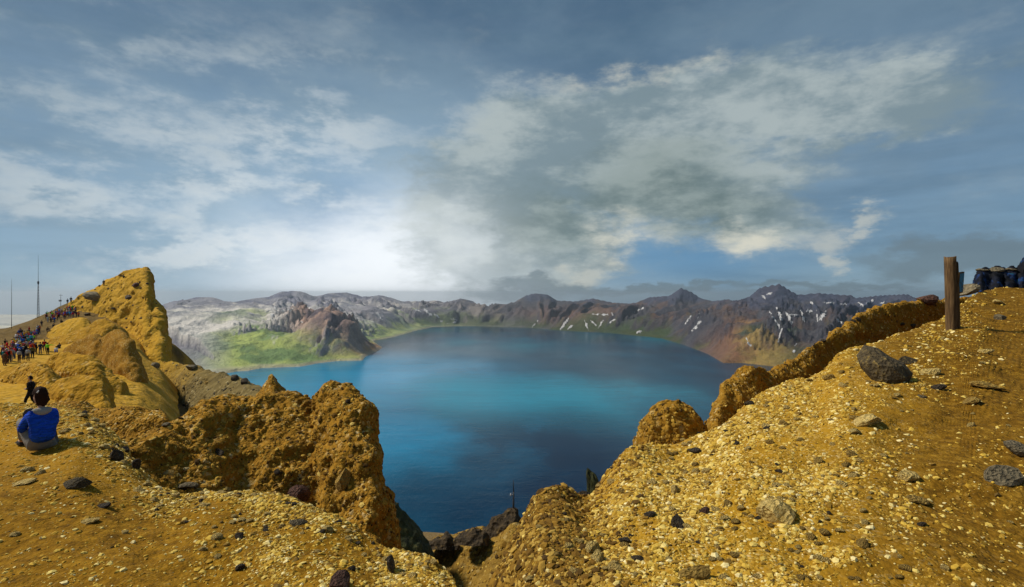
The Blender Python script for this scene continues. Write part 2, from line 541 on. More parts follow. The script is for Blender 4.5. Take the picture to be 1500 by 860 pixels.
SHORE = [(250, 560, 0), (349, 544, 0), (365, 543, 0), (384, 539, 0), (413, 538, 0), (440, 537, 0), (467, 532, 0), (493, 529, 0), (531, 528, 0), (534, 523, 0), (555, 513, 0), (560, 509, 0), (549, 502, 0), (546, 499, 0),
         (576, 494, 0), (590, 490, 0), (611, 484, 0), (634, 479, 0), (667, 478, 0), (708, 478, 0), (772, 480, 0), (831, 485, 0), (893, 488, 0), (954, 494, 0), (970, 496, 0), (1004, 506, 0),
         (1038, 519, 0), (1060, 532, 0), (1090, 532, 0), (1136, 537, 0), (1200, 560, 0), (1330, 590, 0), (1500, 640, 0)]
NEAR_SHORE = [(1000, 1200), (520, 720), (100, 600), (-105, 638), (-450, 800), (-880, 1250)]
sky3 = np.array([P(*p) for p in SKYLINE])
shore2 = np.array([[(px - 750) / F * (-LAKE * F / (py - 430)), -LAKE * F / (py - 430)] for px, py, _ in SHORE])
poly = np.concatenate([shore2, np.array(NEAR_SHORE, float)])


def seg_dist(pts, line):
    """distance to a polyline in plan, arc length of the nearest point and its segment position"""
    best = np.full(len(pts), 1e12)
    arc = np.zeros(len(pts)); pos = np.zeros(len(pts))
    s0 = 0.0
    for i in range(len(line) - 1):
        a, b = line[i, :2], line[i + 1, :2]
        ab = b - a
        L = np.hypot(*ab)
        t = np.clip(((pts - a) @ ab) / (L * L), 0, 1)
        d = np.hypot(*(pts - a - t[:, None] * ab).T)
        m = d < best
        best[m] = d[m]; arc[m] = s0 + t[m] * L; pos[m] = i + t[m]
        s0 += L
    return best, arc, pos


def inside(pts, poly):
    x, y = pts.T
    r = np.zeros(len(pts), bool)
    j = len(poly) - 1
    for i in range(len(poly)):
        xi, yi = poly[i]; xj, yj = poly[j]
        c = ((yi > y) != (yj > y)) & (x < (xj - xi) * (y - yi) / (yj - yi + 1e-12) + xi)
        r ^= c
        j = i
    return r


SPURS = [  # ridge lines running down towards the lake: points and how far they spread
    ([(452, 446, 4000), (447, 456, 3500), (458, 463, 2950), (470, 460, 2800), (485, 459, 2680), (494, 462, 2640), (512, 477, 2640), (528, 492, 2690), (549, 505, 2740)], 520),
    ([(998, 424, 4300), (975, 440, 4230), (950, 458, 4150), (925, 474, 4020), (908, 486, 3950)], 500),
    ([(1096, 436, 3250), (1072, 447, 3100), (1053, 461, 3000), (1035, 480, 2920), (1016, 500, 2830)], 420),
    ([(1142, 420, 3150), (1118, 452, 2850), (1098, 480, 2560), (1078, 512, 2330)], 330),
    ([(1200, 429, 3040), (1190, 470, 2650), (1170, 515, 2300)], 330),
    ([(784, 432, 5250), (778, 455, 4950), (770, 474, 4740)], 380),
    ([(675, 437, 5500), (690, 458, 5100), (700, 474, 4800)], 420),
    ([(869, 437, 5050), (858, 462, 4700), (846, 480, 4450)], 330),
    ([(411, 427, 4400), (404, 455, 3700), (394, 480, 3000), (388, 508, 2450)], 260),
    ([(371, 437, 4050), (354, 456, 3600), (334, 476, 3050), (322, 500, 2500)], 260),
    ([(470, 432, 4800), (476, 452, 4300), (498, 478, 3600)], 300),
    ([(520, 431, 5250), (545, 455, 4700), (556, 480, 4100)], 520),
]
nu, nv = 940, 280
us = np.linspace((-130 - 750) / F, (1700 - 750) / F, nu)
Ys = 1300 * (6900 / 1300) ** np.linspace(0, 1, nv)
U, YY = np.meshgrid(us, Ys)
pts = np.stack([(U * YY).ravel(), YY.ravel()], -1)
wp = np.stack([pts[:, 0], pts[:, 1], np.zeros(len(pts))], -1)
sdist, _, _ = seg_dist(pts, np.concatenate([poly, poly[:1]]))
sdist = np.where(inside(pts, poly), -sdist, sdist)
wob = fbm(wp / 420, 4, 0.5, 3) * 26 + fbm(wp / 90, 3, 0.5, 5) * 8
s = np.maximum(sdist + wob * np.clip(np.abs(sdist) / 60, 0, 1) * 0.5, 0)


def ridge_surface(line3, spread, g):
    line3 = np.asarray(line3)
    d, arc, pos = seg_dist(pts, line3)
    i = np.clip(np.floor(pos).astype(int), 0, len(line3) - 2)
    f = pos - i
    H = line3[i, 2] * (1 - f) + line3[i + 1, 2] * f
    t = s / (s + d + 1e-6)
    z = LAKE + (H - LAKE) * g(t)
    if spread:
        z = LAKE + (z - LAKE) * np.exp(-(d / spread) ** 1.5 * 0.9)
    return z, d, arc, t


gmain = lambda t: np.where(t < 0.80, 0.62 * (t / 0.80) ** 1.45, 0.62 + 0.38 * ((t - 0.80) / 0.20) ** 0.85)
lw = 1 / (1 + np.exp((pts[:, 0] / pts[:, 1] * F + 150) / 45))
z, dmain, amain, tmain = ridge_surface(sky3, 0, gmain)
z = z + (LAKE + (z - LAKE) * (1 + 0.55 * np.clip(1 - tmain, 0, 1) ** 1.0 * np.clip(tmain * 6, 0, 1)) - z) * lw
# beyond the skyline the mountains fall away
behind = np.interp(pts[:, 0] / pts[:, 1], sky3[:, 0] / sky3[:, 1], sky3[:, 1])
over = np.maximum(pts[:, 1] - behind, 0)
z = z - over * 0.28
rib = fbm(np.stack([amain / 120, tmain * 0.9, np.zeros_like(amain)], -1), 4, 0.55, 41, True)
rib2 = fbm(np.stack([amain / 38, tmain * 1.8, np.zeros_like(amain)], -1), 3, 0.55, 47, True)
env = np.clip(tmain * (1 - tmain) * 5, 0, 1) * np.clip(s / 200, 0, 1) * np.clip(1.25 - over / 400, 0, 1)
z = z + (rib * 120 + rib2 * 45 * (1 - 0.75 * lw)) * env * np.clip(dmain / 420, 0, 1) ** 0.8
for line, spread in SPURS:
    l3 = np.array([P(*p) for p in line])
    zs, d, arc, t = ridge_surface(l3, spread, lambda t: t ** 0.92)
    r = fbm(np.stack([arc / 75, d / 320, np.zeros_like(arc)], -1), 4, 0.55, 51, True)
    zs = zs + r * 120 * np.clip(d / 90, 0, 1) * np.clip(dmain / 260, 0.05, 1) * np.clip(s / 90, 0, 1) * np.clip((zs - LAKE) / 60, 0, 1)
    k = 14.0
    z = np.maximum(z, zs) + np.where(np.abs(z - zs) < k, (k - np.abs(z - zs)) ** 2 / (4 * k), 0) * np.clip(s / 40, 0, 1) * np.clip(dmain / 150, 0, 1)
crest = np.exp(-(dmain / 70) ** 2)
z = z + fbm(wp / 210, 5, 0.6, 63, True) * 28 * np.clip(s / 150, 0, 1) * np.clip(dmain / 220, 0, 1) * np.clip((z - LAKE) / 70, 0, 1)
z = z + (fbm(wp / 260, 5, 0.55, 61) * 13 * np.clip(s / 200, 0, 1) + fbm(wp / 60, 4, 0.6, 67) * 11 * (1 - 0.62 / (1 + np.exp((pts[:, 0] / pts[:, 1] * F + 110) / 45))) * np.clip(s / 60, 0, 1)) * (1 - 0.8 * crest)
z = np.where(sdist < 0, LAKE + np.minimum(sdist * 0.4, 0), np.maximum(z, LAKE + 1.0 * np.clip(s / 10, 0, 1)))
z[sdist < 0] = np.maximum(z[sdist < 0], LAKE - 60)
G = np.stack([pts[:, 0], pts[:, 1], z], -1).reshape(nv, nu, 3)
mt = Surf(G, None, 'mountains').orient()
keep = (mt.V[mt.F][:, :, 2].max(1) > LAKE - 25)
Fk = mt.F[keep]
# surface colours from height, slope and place
Nz = np.abs(grid_normals(G)[..., 2]).ravel()
PX = 750 + F * pts[:, 0] / pts[:, 1]
hgt = (z - LAKE) / 300
nA = fbm(wp / 300, 5, 0.55, 71); nB = fbm(wp / 85, 4, 0.6, 73)
left = 1 / (1 + np.exp((PX - 640) / 45))
right = 1 / (1 + np.exp(-(PX - 1010) / 40))


def cmix(a, b, f):
    return a + (np.asarray(b) - a) * np.clip(f, 0, 1)[:, None]


streak = fbm(np.stack([amain / 55, tmain * 1.2, np.zeros_like(amain)], -1), 4, 0.6, 77)
ribn = np.clip(0.5 + 1.1 * rib2 + 0.5 * rib, 0, 1)
col_ = np.zeros((len(pts), 3)) + np.array([0.075, 0.072, 0.082])  # dark rock tone, lowered to paint in cloud shadow over the right mountains
brown = np.clip(0.35 + streak * 2.0 + nA * 0.8, 0, 1) * (1 - left)
col_ = cmix(col_, (0.17, 0.095, 0.062), brown * 0.85)                       # rusty slopes of the dark mountains
scree = cmix(np.zeros((len(pts), 3)) + np.array([0.55, 0.52, 0.53]), (0.80, 0.74, 0.65), np.clip(streak * 3.4 - 0.05 - nA * 0.5, 0, 1))
scree = cmix(scree, (0.21, 0.20, 0.24), np.clip(-streak * 3.2 + 0.1 + (hgt - 0.4), 0, 0.9))
col_ = col_ + (scree - col_) * (left * 0.94)[:, None]                        # pumice scree, paled further to paint in sunlit haze
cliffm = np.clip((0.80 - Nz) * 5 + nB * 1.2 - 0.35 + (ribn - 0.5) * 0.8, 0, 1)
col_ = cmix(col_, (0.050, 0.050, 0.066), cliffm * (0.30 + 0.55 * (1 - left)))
topm = np.clip((hgt - 0.68) * 7 + nB * 1.6 + streak * 0.8, 0, 1)
col_ = cmix(col_, (0.060, 0.072, 0.115), topm * 0.85 * (1 - left))
col_ = cmix(col_, (0.15, 0.16, 0.23), topm * 0.75 * left)  # left tops lightened to lilac, sunlit haze put into the colour
# grass
gl = left * np.clip((0.52 - hgt) * 4.5 + nA * 2.2 + streak * 1.6 - 0.25, 0, 1) * np.clip((Nz - 0.66) * 6, 0, 1) * np.clip((PX - 275) / 70, 0.2, 1)
gcol = cmix(np.zeros((len(pts), 3)) + np.array([0.42, 0.50, 0.09]), (0.15, 0.26, 0.05), np.clip(0.4 + nB * 2.6 + nA, 0, 1))
col_ = col_ + (gcol - col_) * (gl * 0.9)[:, None]
gr = (1 - left) * np.clip((0.45 - hgt) * 3 + nA * 2.2 + streak * 1.2 - 0.2, 0, 1) * np.clip((Nz - 0.55) * 5, 0, 1)
col_ = cmix(col_, (0.040, 0.072, 0.022), gr * 0.85)
# ochre and rust on the peninsula and at the foot of the right hand mountain
dpen, apen, _ = seg_dist(pts, np.array([P(*p) for p in SPURS[0][0][2:]]))
pm = np.clip(1.6 - dpen / 240, 0, 1) * np.clip((PX - 405) / 40, 0, 1)
pst = fbm(np.stack([apen / 70, dpen / 260, np.zeros_like(apen)], -1), 4, 0.6, 87)
pcol = cmix(np.zeros((len(pts), 3)) + np.array([0.42, 0.27, 0.20]), (0.11, 0.085, 0.10), np.clip(0.30 + nB * 2.4 + pst * 1.8 + (hgt - 0.35), 0, 1))
pcol = cmix(pcol, (0.55, 0.28, 0.11), np.clip((0.17 - hgt) * 7 + nB * 1.8, 0, 1))
col_ = col_ + (pcol - col_) * pm[:, None]
rm = np.exp(-(((PX - 1100) / 70) ** 2)) * np.clip((0.66 - hgt) * 3 + nB * 1.6 + streak, 0, 1) * np.clip((2950 - pts[:, 1]) / 300, 0, 1)
rcol = cmix(np.zeros((len(pts), 3)) + np.array([0.27, 0.125, 0.055]), (0.40, 0.26, 0.07), np.clip(nA * 2 + nB * 1.5 + streak, 0, 1))
col_ = col_ + (rcol - col_) * (rm * 0.8)[:, None]
rust = np.exp(-((PX - 812) / 45) ** 2) * np.clip(0.5 + nB, 0, 1) * np.clip(1 - np.abs(hgt - 0.35) * 3, 0, 1)
col_ = cmix(col_, (0.20, 0.10, 0.07), rust * 0.85)
# beach at the shore and pale track of gravel
col_ = cmix(col_, (0.55, 0.47, 0.34), np.clip(1 - s / (22 + 60 * np.exp(-((PX - 300) / 90) ** 2)), 0, 1) * np.clip(left * 0.9 - 0.02 + 0.3 * nB * left, 0, 0.85))
me = make_mesh('crater_mountains', mt.V, Fk)
ca = me.color_attributes.new('ground_colour', 'FLOAT_COLOR', 'POINT')
ca.data.foreach_set('color', np.concatenate([col_, np.ones((len(col_), 1))], 1).astype(np.float32).ravel())
bm = bmesh.new(); bm.from_mesh(me)
bmesh.ops.delete(bm, geom=[v for v in bm.verts if not v.link_faces], context='VERTS')
bm.to_mesh(me); bm.free()
mm, n, b = material('mountain_slope', 0.95, 0.1)
at = n.new('ShaderNodeAttribute', attribute_name='ground_colour').outputs['Color']
pos = n.new('ShaderNodeNewGeometry').outputs['Position']
fa = n.noise(pos, 1 / 45, 7, 0.68)
fb = n.noise(pos, 1 / 14, 5, 0.65)
cc = n.mix(n.smooth(fa, 0.35, 0.72, 0.0, 0.48), at, n.mix(1.0, at, (0.42, 0.42, 0.46), 'MULTIPLY'))
cc = n.mix(n.smooth(fb, 0.45, 0.8, 0.0, 0.22), cc, n.mix(0.5, at, (0.5, 0.47, 0.42)))
n.put(b.inputs['Base Color'], cc)
n.put(b.inputs['Normal'], n.bump(n.m('ADD', fa, n.m('MULTIPLY', fb, 0.35)), 22.0, 0.9))
mountains = link('crater_mountains', me, mm, kind='structure', label='ring of bare and grassy crater mountains around the lake')

# lake
lk = bpy.data.meshes.new('lake')
bm = bmesh.new()
N_ = 48
q = [[bm.verts.new((-5200 + 10400 * i / N_, 480 + 6000 * j / N_, LAKE)) for i in range(N_ + 1)] for j in range(N_ + 1)]
for j in range(N_):
    for i in range(N_):
        bm.faces.new((q[j][i], q[j][i + 1], q[j + 1][i + 1], q[j + 1][i]))
bm.to_mesh(lk); bm.free()
wm, n, b = material('lake_water', 0.16, 0.12)
b.inputs['IOR'].default_value = 1.33
pos = n.new('ShaderNodeNewGeometry').outputs['Position']
pst = n.vm('MULTIPLY', pos, (1.0, 0.55, 1.0))
pa = n.noise(pst, 1 / 900, 4, 0.5)
pb = n.noise(pst, 1 / 260, 4, 0.55)
wcol = n.ramp(n.m('ADD', n.m('MULTIPLY', pa, 0.7), n.m('MULTIPLY', pb, 0.3)), [(0.36, (0.0002, 0.013, 0.042)), (0.50, (0.0002, 0.055, 0.110)), (0.68, (0.0005, 0.15, 0.22))])
spx = n.new('ShaderNodeSeparateXYZ'); n.put(spx.inputs[0], pos)
wob_ = n.m('SUBTRACT', pb, 0.5)


def water_patch(x, y, rx, ry):
    a = n.m('DIVIDE', n.m('ADD', n.m('SUBTRACT', spx.outputs[0], x), n.m('MULTIPLY', wob_, 900.0)), rx)
    b_ = n.m('DIVIDE', n.m('ADD', n.m('SUBTRACT', spx.outputs[1], y), n.m('MULTIPLY', n.m('SUBTRACT', pa, 0.5), 900.0)), ry)
    return n.smooth(n.m('SQRT', n.m('ADD', n.m('MULTIPLY', a, a), n.m('MULTIPLY', b_, b_))), 0.1, 1.0, 1.0, 0.0)


# turquoise painted in: mirrored sky glow along the green shore, plus two soft patches
wcol = n.mix(n.m('MULTIPLY', water_patch(-650.0, 1750.0, 1000.0, 1100.0), 0.85), wcol, (0.0008, 0.27, 0.48))
wcol = n.mix(n.m('MULTIPLY', water_patch(60.0, 1450.0, 620.0, 560.0), 0.75), wcol, (0.0003, 0.26, 0.38))
wcol = n.mix(n.m('MULTIPLY', water_patch(-250.0, 950.0, 300.0, 330.0), 0.75), wcol, (0.0005, 0.21, 0.38))
rip = n.noise(n.vm('MULTIPLY', pos, (0.35, 1.0, 1.0)), 1 / 26, 6, 0.62)
wind = n.noise(n.vm('MULTIPLY', pos, (0.30, 1.0, 1.0)), 1 / 150, 6, 0.6)
wcol = n.mix(n.smooth(n.m('ADD', n.m('MULTIPLY', rip, 0.5), n.m('MULTIPLY', wind, 0.5)), 0.36, 0.66, 0.0, 0.42), wcol, n.mix(1.0, wcol, (0.45, 0.50, 0.55), 'MULTIPLY'))
n.put(b.inputs['Base Color'], wcol)
rp = n.noise(n.vm('MULTIPLY', pos, (1.0, 0.5, 1.0)), 1 / 7, 4, 0.6)
n.put(b.inputs['Normal'], n.bump(n.m('ADD', rp, n.m('MULTIPLY', rip, 1.6)), 0.8, 0.6))
n.put(b.inputs['Roughness'], n.smooth(n.noise(pst, 1 / 500, 3, 0.5), 0.3, 0.7, 0.10, 0.26))
link('lake', lk, wm, kind='structure', label='deep blue crater lake below the rim')

# the low country outside the crater, far below
lo = bpy.data.meshes.new('lowland')
lo.from_pydata([(-22000, -22000, -900), (22000, -22000, -900), (22000, 22000, -900), (-22000, 22000, -900)], [], [(0, 1, 2, 3)])
lm, n, b = material('lowland_forest', 0.95, 0.05)
pos = n.new('ShaderNodeNewGeometry').outputs['Position']
n.put(b.inputs['Base Color'], n.ramp(n.noise(pos, 1 / 2500, 6, 0.6), [(0.3, (0.05, 0.085, 0.06)), (0.7, (0.13, 0.15, 0.09))]))
link('lowland', lo, lm, kind='structure', label='forested low country far below the mountain')

# ---------------------------------------------------------------- the crater wall below the viewpoint
top_edge = [(-1300, 1500, -120), (-330, 420, -80), (-150, 190, -42), (-62, 105, -27), (-30, 66, -30), (-13, 44, -34), (4, 42, -33), (22, 36, -27), (60, 52, -13), (180, 110, -8), (700, 500, -40), (1500, 1100, -40)]
bot_edge = [(-1400, 2100), (-860, 1330), (-600, 960), (-330, 765), (-200, 690), (-105, 646), (0, 622), (120, 606), (300, 660), (520, 735), (880, 1090), (1900, 1250)]
in_edge = [(-1500, 1200, -100), (-300, 330, -40), (-120, 150, -22), (-48, 82, -17), (-22, 40, -19), (-6, 14, -16), (2.5, 13, -15), (14, 15, -14), (40, 24, -10), (140, 40, -5), (600, 300, -20), (1300, 600, -20)]
back_edge = [(x * 1.0 if abs(x) < 100 else x, -60, z) for x, z in zip([-1500, -300, -110, -45, -20, -6, 3, 14, 40, 140, 600, 1300], [-100, -40, -14, -9, -7, -6, -6, -6, -6, -6, -20, -20])]
te, be = np.array(top_edge, float), np.array(bot_edge, float)
rows = [np.array(back_edge, float), np.array(in_edge, float), te]
for f, g in ((0.25, 0.45), (0.55, 0.74), (0.85, 0.94), (1.0, 1.01), (1.1, 1.12)):
    xy = te[:, :2] + (be - te[:, :2]) * f
    zz = te[:, 2] + (LAKE - te[:, 2]) * g
    rows.append(np.concatenate([xy, zz[:, None]], 1))
wall = loft('crater_wall', rows, 260, 200, [(7.0, 60, True), (1.2, 14, False)], weight=lambda G: np.clip((G[..., 1] - 40) / 260, 0, 1))
wallm = mat_tuff('crater_wall_scree', 1.2, dark=(0.10, 0.065, 0.03), mid=(0.20, 0.13, 0.05), pale=(0.32, 0.25, 0.13), big=40.0, gravel=0.3, relief=0.5)
# keep it below everything built in front of it
V = wall.V
near = V[:, 1] < 60
V[near, 2] -= 1.0
link('crater_wall', make_mesh('crater_wall', V, wall.F), wallm, kind='structure', label='steep scree wall falling to the lake below the viewpoint')

# ---------------------------------------------------------------- foreground ground and outcrops
surf = {}


def put_surface(s_, mat, **props):
    surf[s_.name] = s_
    me_ = make_mesh(s_.name, s_.V, s_.F)
    o = link(s_.name, me_, mat, **props)
    return o


def world_row(pxs, pys, Yl):
    return np.array([P(a, b_, c_) for a, b_, c_ in zip(pxs, pys, Yl)])


def drop(row, dY, dz):
    r = row.copy()
    r[:, 1] += dY
    r[:, 0] *= r[:, 1] / (r[:, 1] - dY)
    r[:, 2] -= dz
    return r


# left hand ground where the seated person is
px_l = [-600, -250, 0, 60, 110, 146, 180, 209, 264, 312, 389, 463, 508, 541, 575, 634, 668]
crest_l = world_row(px_l, [590, 588, 586, 588, 590, 614, 654, 690, 718, 709, 722, 741, 763, 789, 809, 811, 842],
                    [12, 11, 9.8, 9.5, 9.2, 8.6, 7.8, 7.0, 6.2, 6.0, 5.7, 5.3, 5.0, 4.8, 4.55, 4.4, 4.25])
mid_l = world_row(px_l, [676, 672, 664, 663, 668, 685, 705, 722, 748, 745, 752, 766, 784, 805, 826, 830, 856],
                  [7.4, 7.0, 6.8, 6.7, 6.4, 6.2, 5.9, 5.7, 5.2, 5.2, 5.1, 4.8, 4.65, 4.5, 4.3, 4.2, 4.05])
up_l = world_row(px_l, [624, 622, 617, 619, 622, 640, 672, 702, 730, 723, 733, 750, 771, 795, 816, 818, 846],
                 [9.2, 8.6, 8.2, 8.0, 7.7, 7.3, 6.8, 6.3, 5.7, 5.6, 5.4, 5.05, 4.82, 4.65, 4.42, 4.3, 4.15])
front_l = world_row(px_l, [868] * 17, [3.55] * 15 + [3.6, 3.62])
front_l[:, 2] = -2.06
pre_l = front_l.copy(); pre_l[:, 1] = 1.6; pre_l[:, 2] = -2.02
back_l = front_l.copy(); back_l[:, 1] = -14; back_l[:, 2] = -1.8
back_l[:, 0] -= 3; back_l[-1, 0] = 1.0; back_l[-2, 0] = 0.2
ground_l = loft('ground', [back_l, pre_l, front_l, mid_l, up_l, crest_l, drop(crest_l, 0.5, 0.55), drop(crest_l, 1.3, 2.4), drop(crest_l, 2.2, 5.5)], 340, 230,
                [(0.10, 1.3, False), (0.035, 0.32, False)])
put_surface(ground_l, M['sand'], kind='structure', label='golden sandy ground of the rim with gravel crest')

# right hand ground, a broad gravel slope
px_r = [700, 721, 742, 763, 793, 824, 854, 881, 911, 935, 985, 1036, 1066, 1098, 1137, 1197, 1238, 1290, 1326, 1374, 1402, 1432, 1460, 1500, 1560, 1640, 1750]
crest_r = world_row(px_r, [905, 860, 818, 765, 721, 706, 722, 701, 662, 650, 646, 632, 603, 579, 560, 544, 509, 492, 481, 464, 447, 424, 421, 417, 412, 407, 403],
                    [4.05, 4.2, 4.4, 4.9, 5.3, 5.5, 5.7, 6.0, 6.3, 6.5, 6.8, 7.0, 7.5, 8.0, 8.6, 9.4, 10.2, 11.0, 11.8, 13.2, 15, 18.5, 20, 21.5, 22.5, 23.5, 24.5])
front_r = np.array([[(x - 750) / F * 3.4, 3.4, 0] for x in px_r])
front_r[:, 2] = -1.96 + 0.03 * front_r[:, 0].clip(0)
front_r[:6, 0] = np.linspace(-0.30, 0.35, 6); front_r[:4, 2] = [-2.9, -2.6, -2.3, -2.05]; front_r[:4, 1] = [3.9, 3.8, 3.65, 3.5]
midr = np.array([f_ + (c_ - f_) * 0.42 for f_, c_ in zip(front_r, crest_r)])
midr[:, 2] += 0.04
upr = np.array([f_ + (c_ - f_) * 0.75 for f_, c_ in zip(front_r, crest_r)])
pre_r = front_r.copy(); pre_r[:, 1] = 1.2; pre_r[:, 2] = -1.97; pre_r[:6, 0] = np.linspace(-1.5, 0.2, 6)
back_r = pre_r.copy(); back_r[:, 1] = -14; back_r[:, 2] = -1.7; back_r[:, 0] += 1.0
ground_r = loft('gravel_slope', [back_r, pre_r, front_r, midr, upr, crest_r, drop(crest_r, 0.5, 0.5), drop(crest_r, 1.3, 2.2), drop(crest_r, 2.6, 6.0)], 460, 250,
                [(0.11, 1.1, False), (0.04, 0.30, False)])
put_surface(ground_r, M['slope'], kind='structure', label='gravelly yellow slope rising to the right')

# outcrops ----------------------------------------------------
def outcrop(name, sil, base, bulge, mat, nu_=120, nv_=70, disp=((0.12, 0.8, False), (0.05, 0.25, False)), label='', category='rock outcrop', group=None, **kw):
    s_ = loft(name, mound_rows(sil, base, bulge, **kw), nu_, nv_, disp, round_u=0.003, round_v=0.007)
    key = name
    o = put_surface(s_, mat, label=label, category=category)
    if group:
        o['group'] = group
    surf.pop(name)
    k = 1
    kk = name
    while kk in surf:
        kk = name + str(k); k += 1
    surf[kk] = s_
    s_.key = kk
    return s_


def silY(pts_, Y):
    return [(a, b_, Y) for a, b_ in pts_] if np.isscalar(Y) else [(a, b_, c_) for (a, b_), c_ in zip(pts_, np.interp(np.linspace(0, 1, len(pts_)), np.linspace(0, 1, len(Y)), Y))]


buttress = outcrop('tuff_buttress', silY([(168, 668), (182, 654), (209, 641), (230, 633), (251, 622), (272, 610), (300, 588), (326, 584), (348, 590), (374, 592), (400, 586), (430, 584), (460, 592), (467, 581), (482, 568), (504, 566), (519, 573), (534, 588), (543, 603), (547, 637), (553, 689), (568, 722), (574, 756), (580, 800), (583, 850)], [8.2, 9.5, 11.0, 11.4, 11.0, 10.6, 10.2]),
                   880, 3.6, M['cliff'], 320, 200, [(0.22, 2.4, False), (0.13, 0.7, True), (0.07, 0.22, True)], 'massive brown and gold tuff buttress with a blunt head and sheer lakeward side', 'rock outcrop')
cone = outcrop('tuff_pinnacle', silY([(345, 640), (362, 606), (374, 588), (387, 569), (397, 549), (403, 553), (411, 561), (430, 579), (450, 592), (480, 640)], 13.2), 680, 1.3, M['cliff'], 110, 80,
               [(0.12, 0.6, True), (0.05, 0.2, False)], 'small pointed tuff pinnacle rising behind the massive buttress')
hump = outcrop('tuff_hump', silY([(40, 600), (80, 590), (115, 591), (142, 597), (159, 598), (174, 596), (209, 597), (230, 601), (241, 606), (246, 622), (246, 660)], [15, 15, 14.5]), 740, 2.2, M['cliff'], 170, 80,
               [(0.14, 1.0, True), (0.06, 0.3, False)], 'low rounded tuff hump in the hollow beside the massive buttress')
knobA = outcrop('tuff_tor', silY([(920, 700), (934, 650), (943, 622), (955, 600), (972, 592), (991, 588), (1007, 601), (1020, 615), (1034, 632), (1050, 690)], 8.6), 730, 0.8, M['cliff'], 130, 80,
                [(0.09, 0.5, True), (0.05, 0.15, False)], 'brown tuff tor with two low tips standing on the edge of the gravel slope')
rb = silY([(1030, 680), (1042, 617), (1052, 588), (1060, 568), (1070, 556), (1096, 538), (1110, 536), (1122, 549), (1139, 540), (1170, 519), (1191, 503), (1210, 497), (1225, 482), (1253, 465), (1283, 450), (1314, 445), (1344, 440), (1378, 438), (1410, 437), (1440, 436)], [10.5, 11.5, 12.5, 14, 16, 18, 20, 22])
ridge = outcrop('tuff_ridge', rb, 640, 1.8, M['cliff'], 330, 90, [(0.14, 0.9, True), (0.06, 0.25, False)], 'long brown tuff ridge behind the gravel slope climbing to the wooden post')

# the hill on the left with its path, mounds and the leaning crag
hpx = [-700, -300, -100, 0, 40, 80, 123, 160, 205, 235, 262]
def hrow(Yl, zl):
    return np.array([[(a - 750) / F * y_, y_, z_] for a, y_, z_ in zip(hpx, Yl, zl)])
h0 = hrow([16] * 11, [-5.5, -5.4, -5.2, -5.0, -5.0, -5.2, -5.6, -6, -6.5, -7, -8])
h1 = hrow([30] * 11, [-6.8, -6.6, -6.4, -6.3, -6.3, -6.5, -7, -7.5, -8, -9, -10.5])
h2 = hrow([58, 58, 58, 58, 58, 58, 58, 58, 56, 56, 56], [-8.4, -8.3, -8.2, -8.1, -8.1, -8.3, -8.4, -9, -9.5, -11, -13])
h3 = hrow([82, 82, 82, 82, 82, 82, 84, 84, 80, 80, 80], [-9.4, -9.4, -9.3, -9.2, -9.3, -9.2, -8.6, -8.6, -9.5, -11.5, -15])
h4 = hrow([112, 112, 114, 116, 118, 118, 112, 106, 100, 100, 100], [-10.2, -10.0, -9.6, -9.3, -9.2, -9.0, -7.8, -8.5, -11, -17, -22])
h5 = hrow([140, 142, 144, 146, 146, 144, 134, 124, 118, 118, 118], [-11, -11, -10.4, -10.0, -8.2, -5.8, -4.0, -6, -10, -20, -28])
h6 = world_row(hpx, [640, 560, 512, 487, 470, 450, 434, 446, 480, 570, 640], [165, 168, 170, 170, 166, 160, 150, 140, 132, 130, 130])
h7 = h6.copy(); h7[:, 1] += 20; h7[:, 2] -= 9
h8 = h6.copy(); h8[:, 1] += 60; h8[:, 2] -= 45
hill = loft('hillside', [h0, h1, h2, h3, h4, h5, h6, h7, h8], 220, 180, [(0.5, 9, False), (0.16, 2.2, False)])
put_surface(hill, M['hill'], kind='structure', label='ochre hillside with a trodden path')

crag = outcrop('leaning_crag', silY([(96, 450), (110, 441), (123, 434), (147, 424), (159, 416), (180, 407), (195, 400), (211, 397), (214, 404), (217, 421), (221, 437), (230, 443), (235, 452), (235, 467), (229, 478), (231, 488), (240, 498), (242, 515), (238, 528), (232, 545)], [140, 138, 134, 128, 124, 120, 116]),
               560, 26, M['crag'], 260, 190, [(1.3, 13, True), (0.6, 4.5, True), (0.22, 1.4, True)], 'tall leaning ochre crag with bulging lakeward edge above the crowd', 'crag', back=0.5)
MG = 'rounded tuff mounds below the crag'
outcrop('tuff_mound', silY([(66, 500), (73, 486), (90, 474), (105, 469), (121, 466), (130, 471), (140, 488), (150, 510)], 108), 520, 9, M['crag'], 110, 60, [(0.5, 4, True), (0.18, 1.2, False)], 'smooth golden mound beside the upper crowd', 'mound', MG)
outcrop('tuff_mound', silY([(66, 520), (75, 496), (92, 492), (109, 488), (130, 479), (144, 469), (155, 466), (165, 471), (182, 486), (192, 510), (200, 540)], 92), 550, 9, M['mound'], 130, 70, [(0.6, 4, True), (0.2, 1.2, False)], 'peaked dark-faced mound between the leaning crag and the cracked boulder-like mound', 'mound', MG)
outcrop('tuff_mound', silY([(92, 530), (100, 511), (117, 502), (138, 494), (150, 498), (156, 495), (163, 489), (174, 487), (182, 491), (188, 500), (199, 521), (206, 540), (210, 562), (208, 585), (200, 600), (196, 615)], [64, 62, 58, 56]), 640, 8, M['cliff'], 150, 90, [(0.6, 3.2, True), (0.2, 0.9, False)], 'tall dark brown cracked mound with a rounded twin top', 'mound', MG)
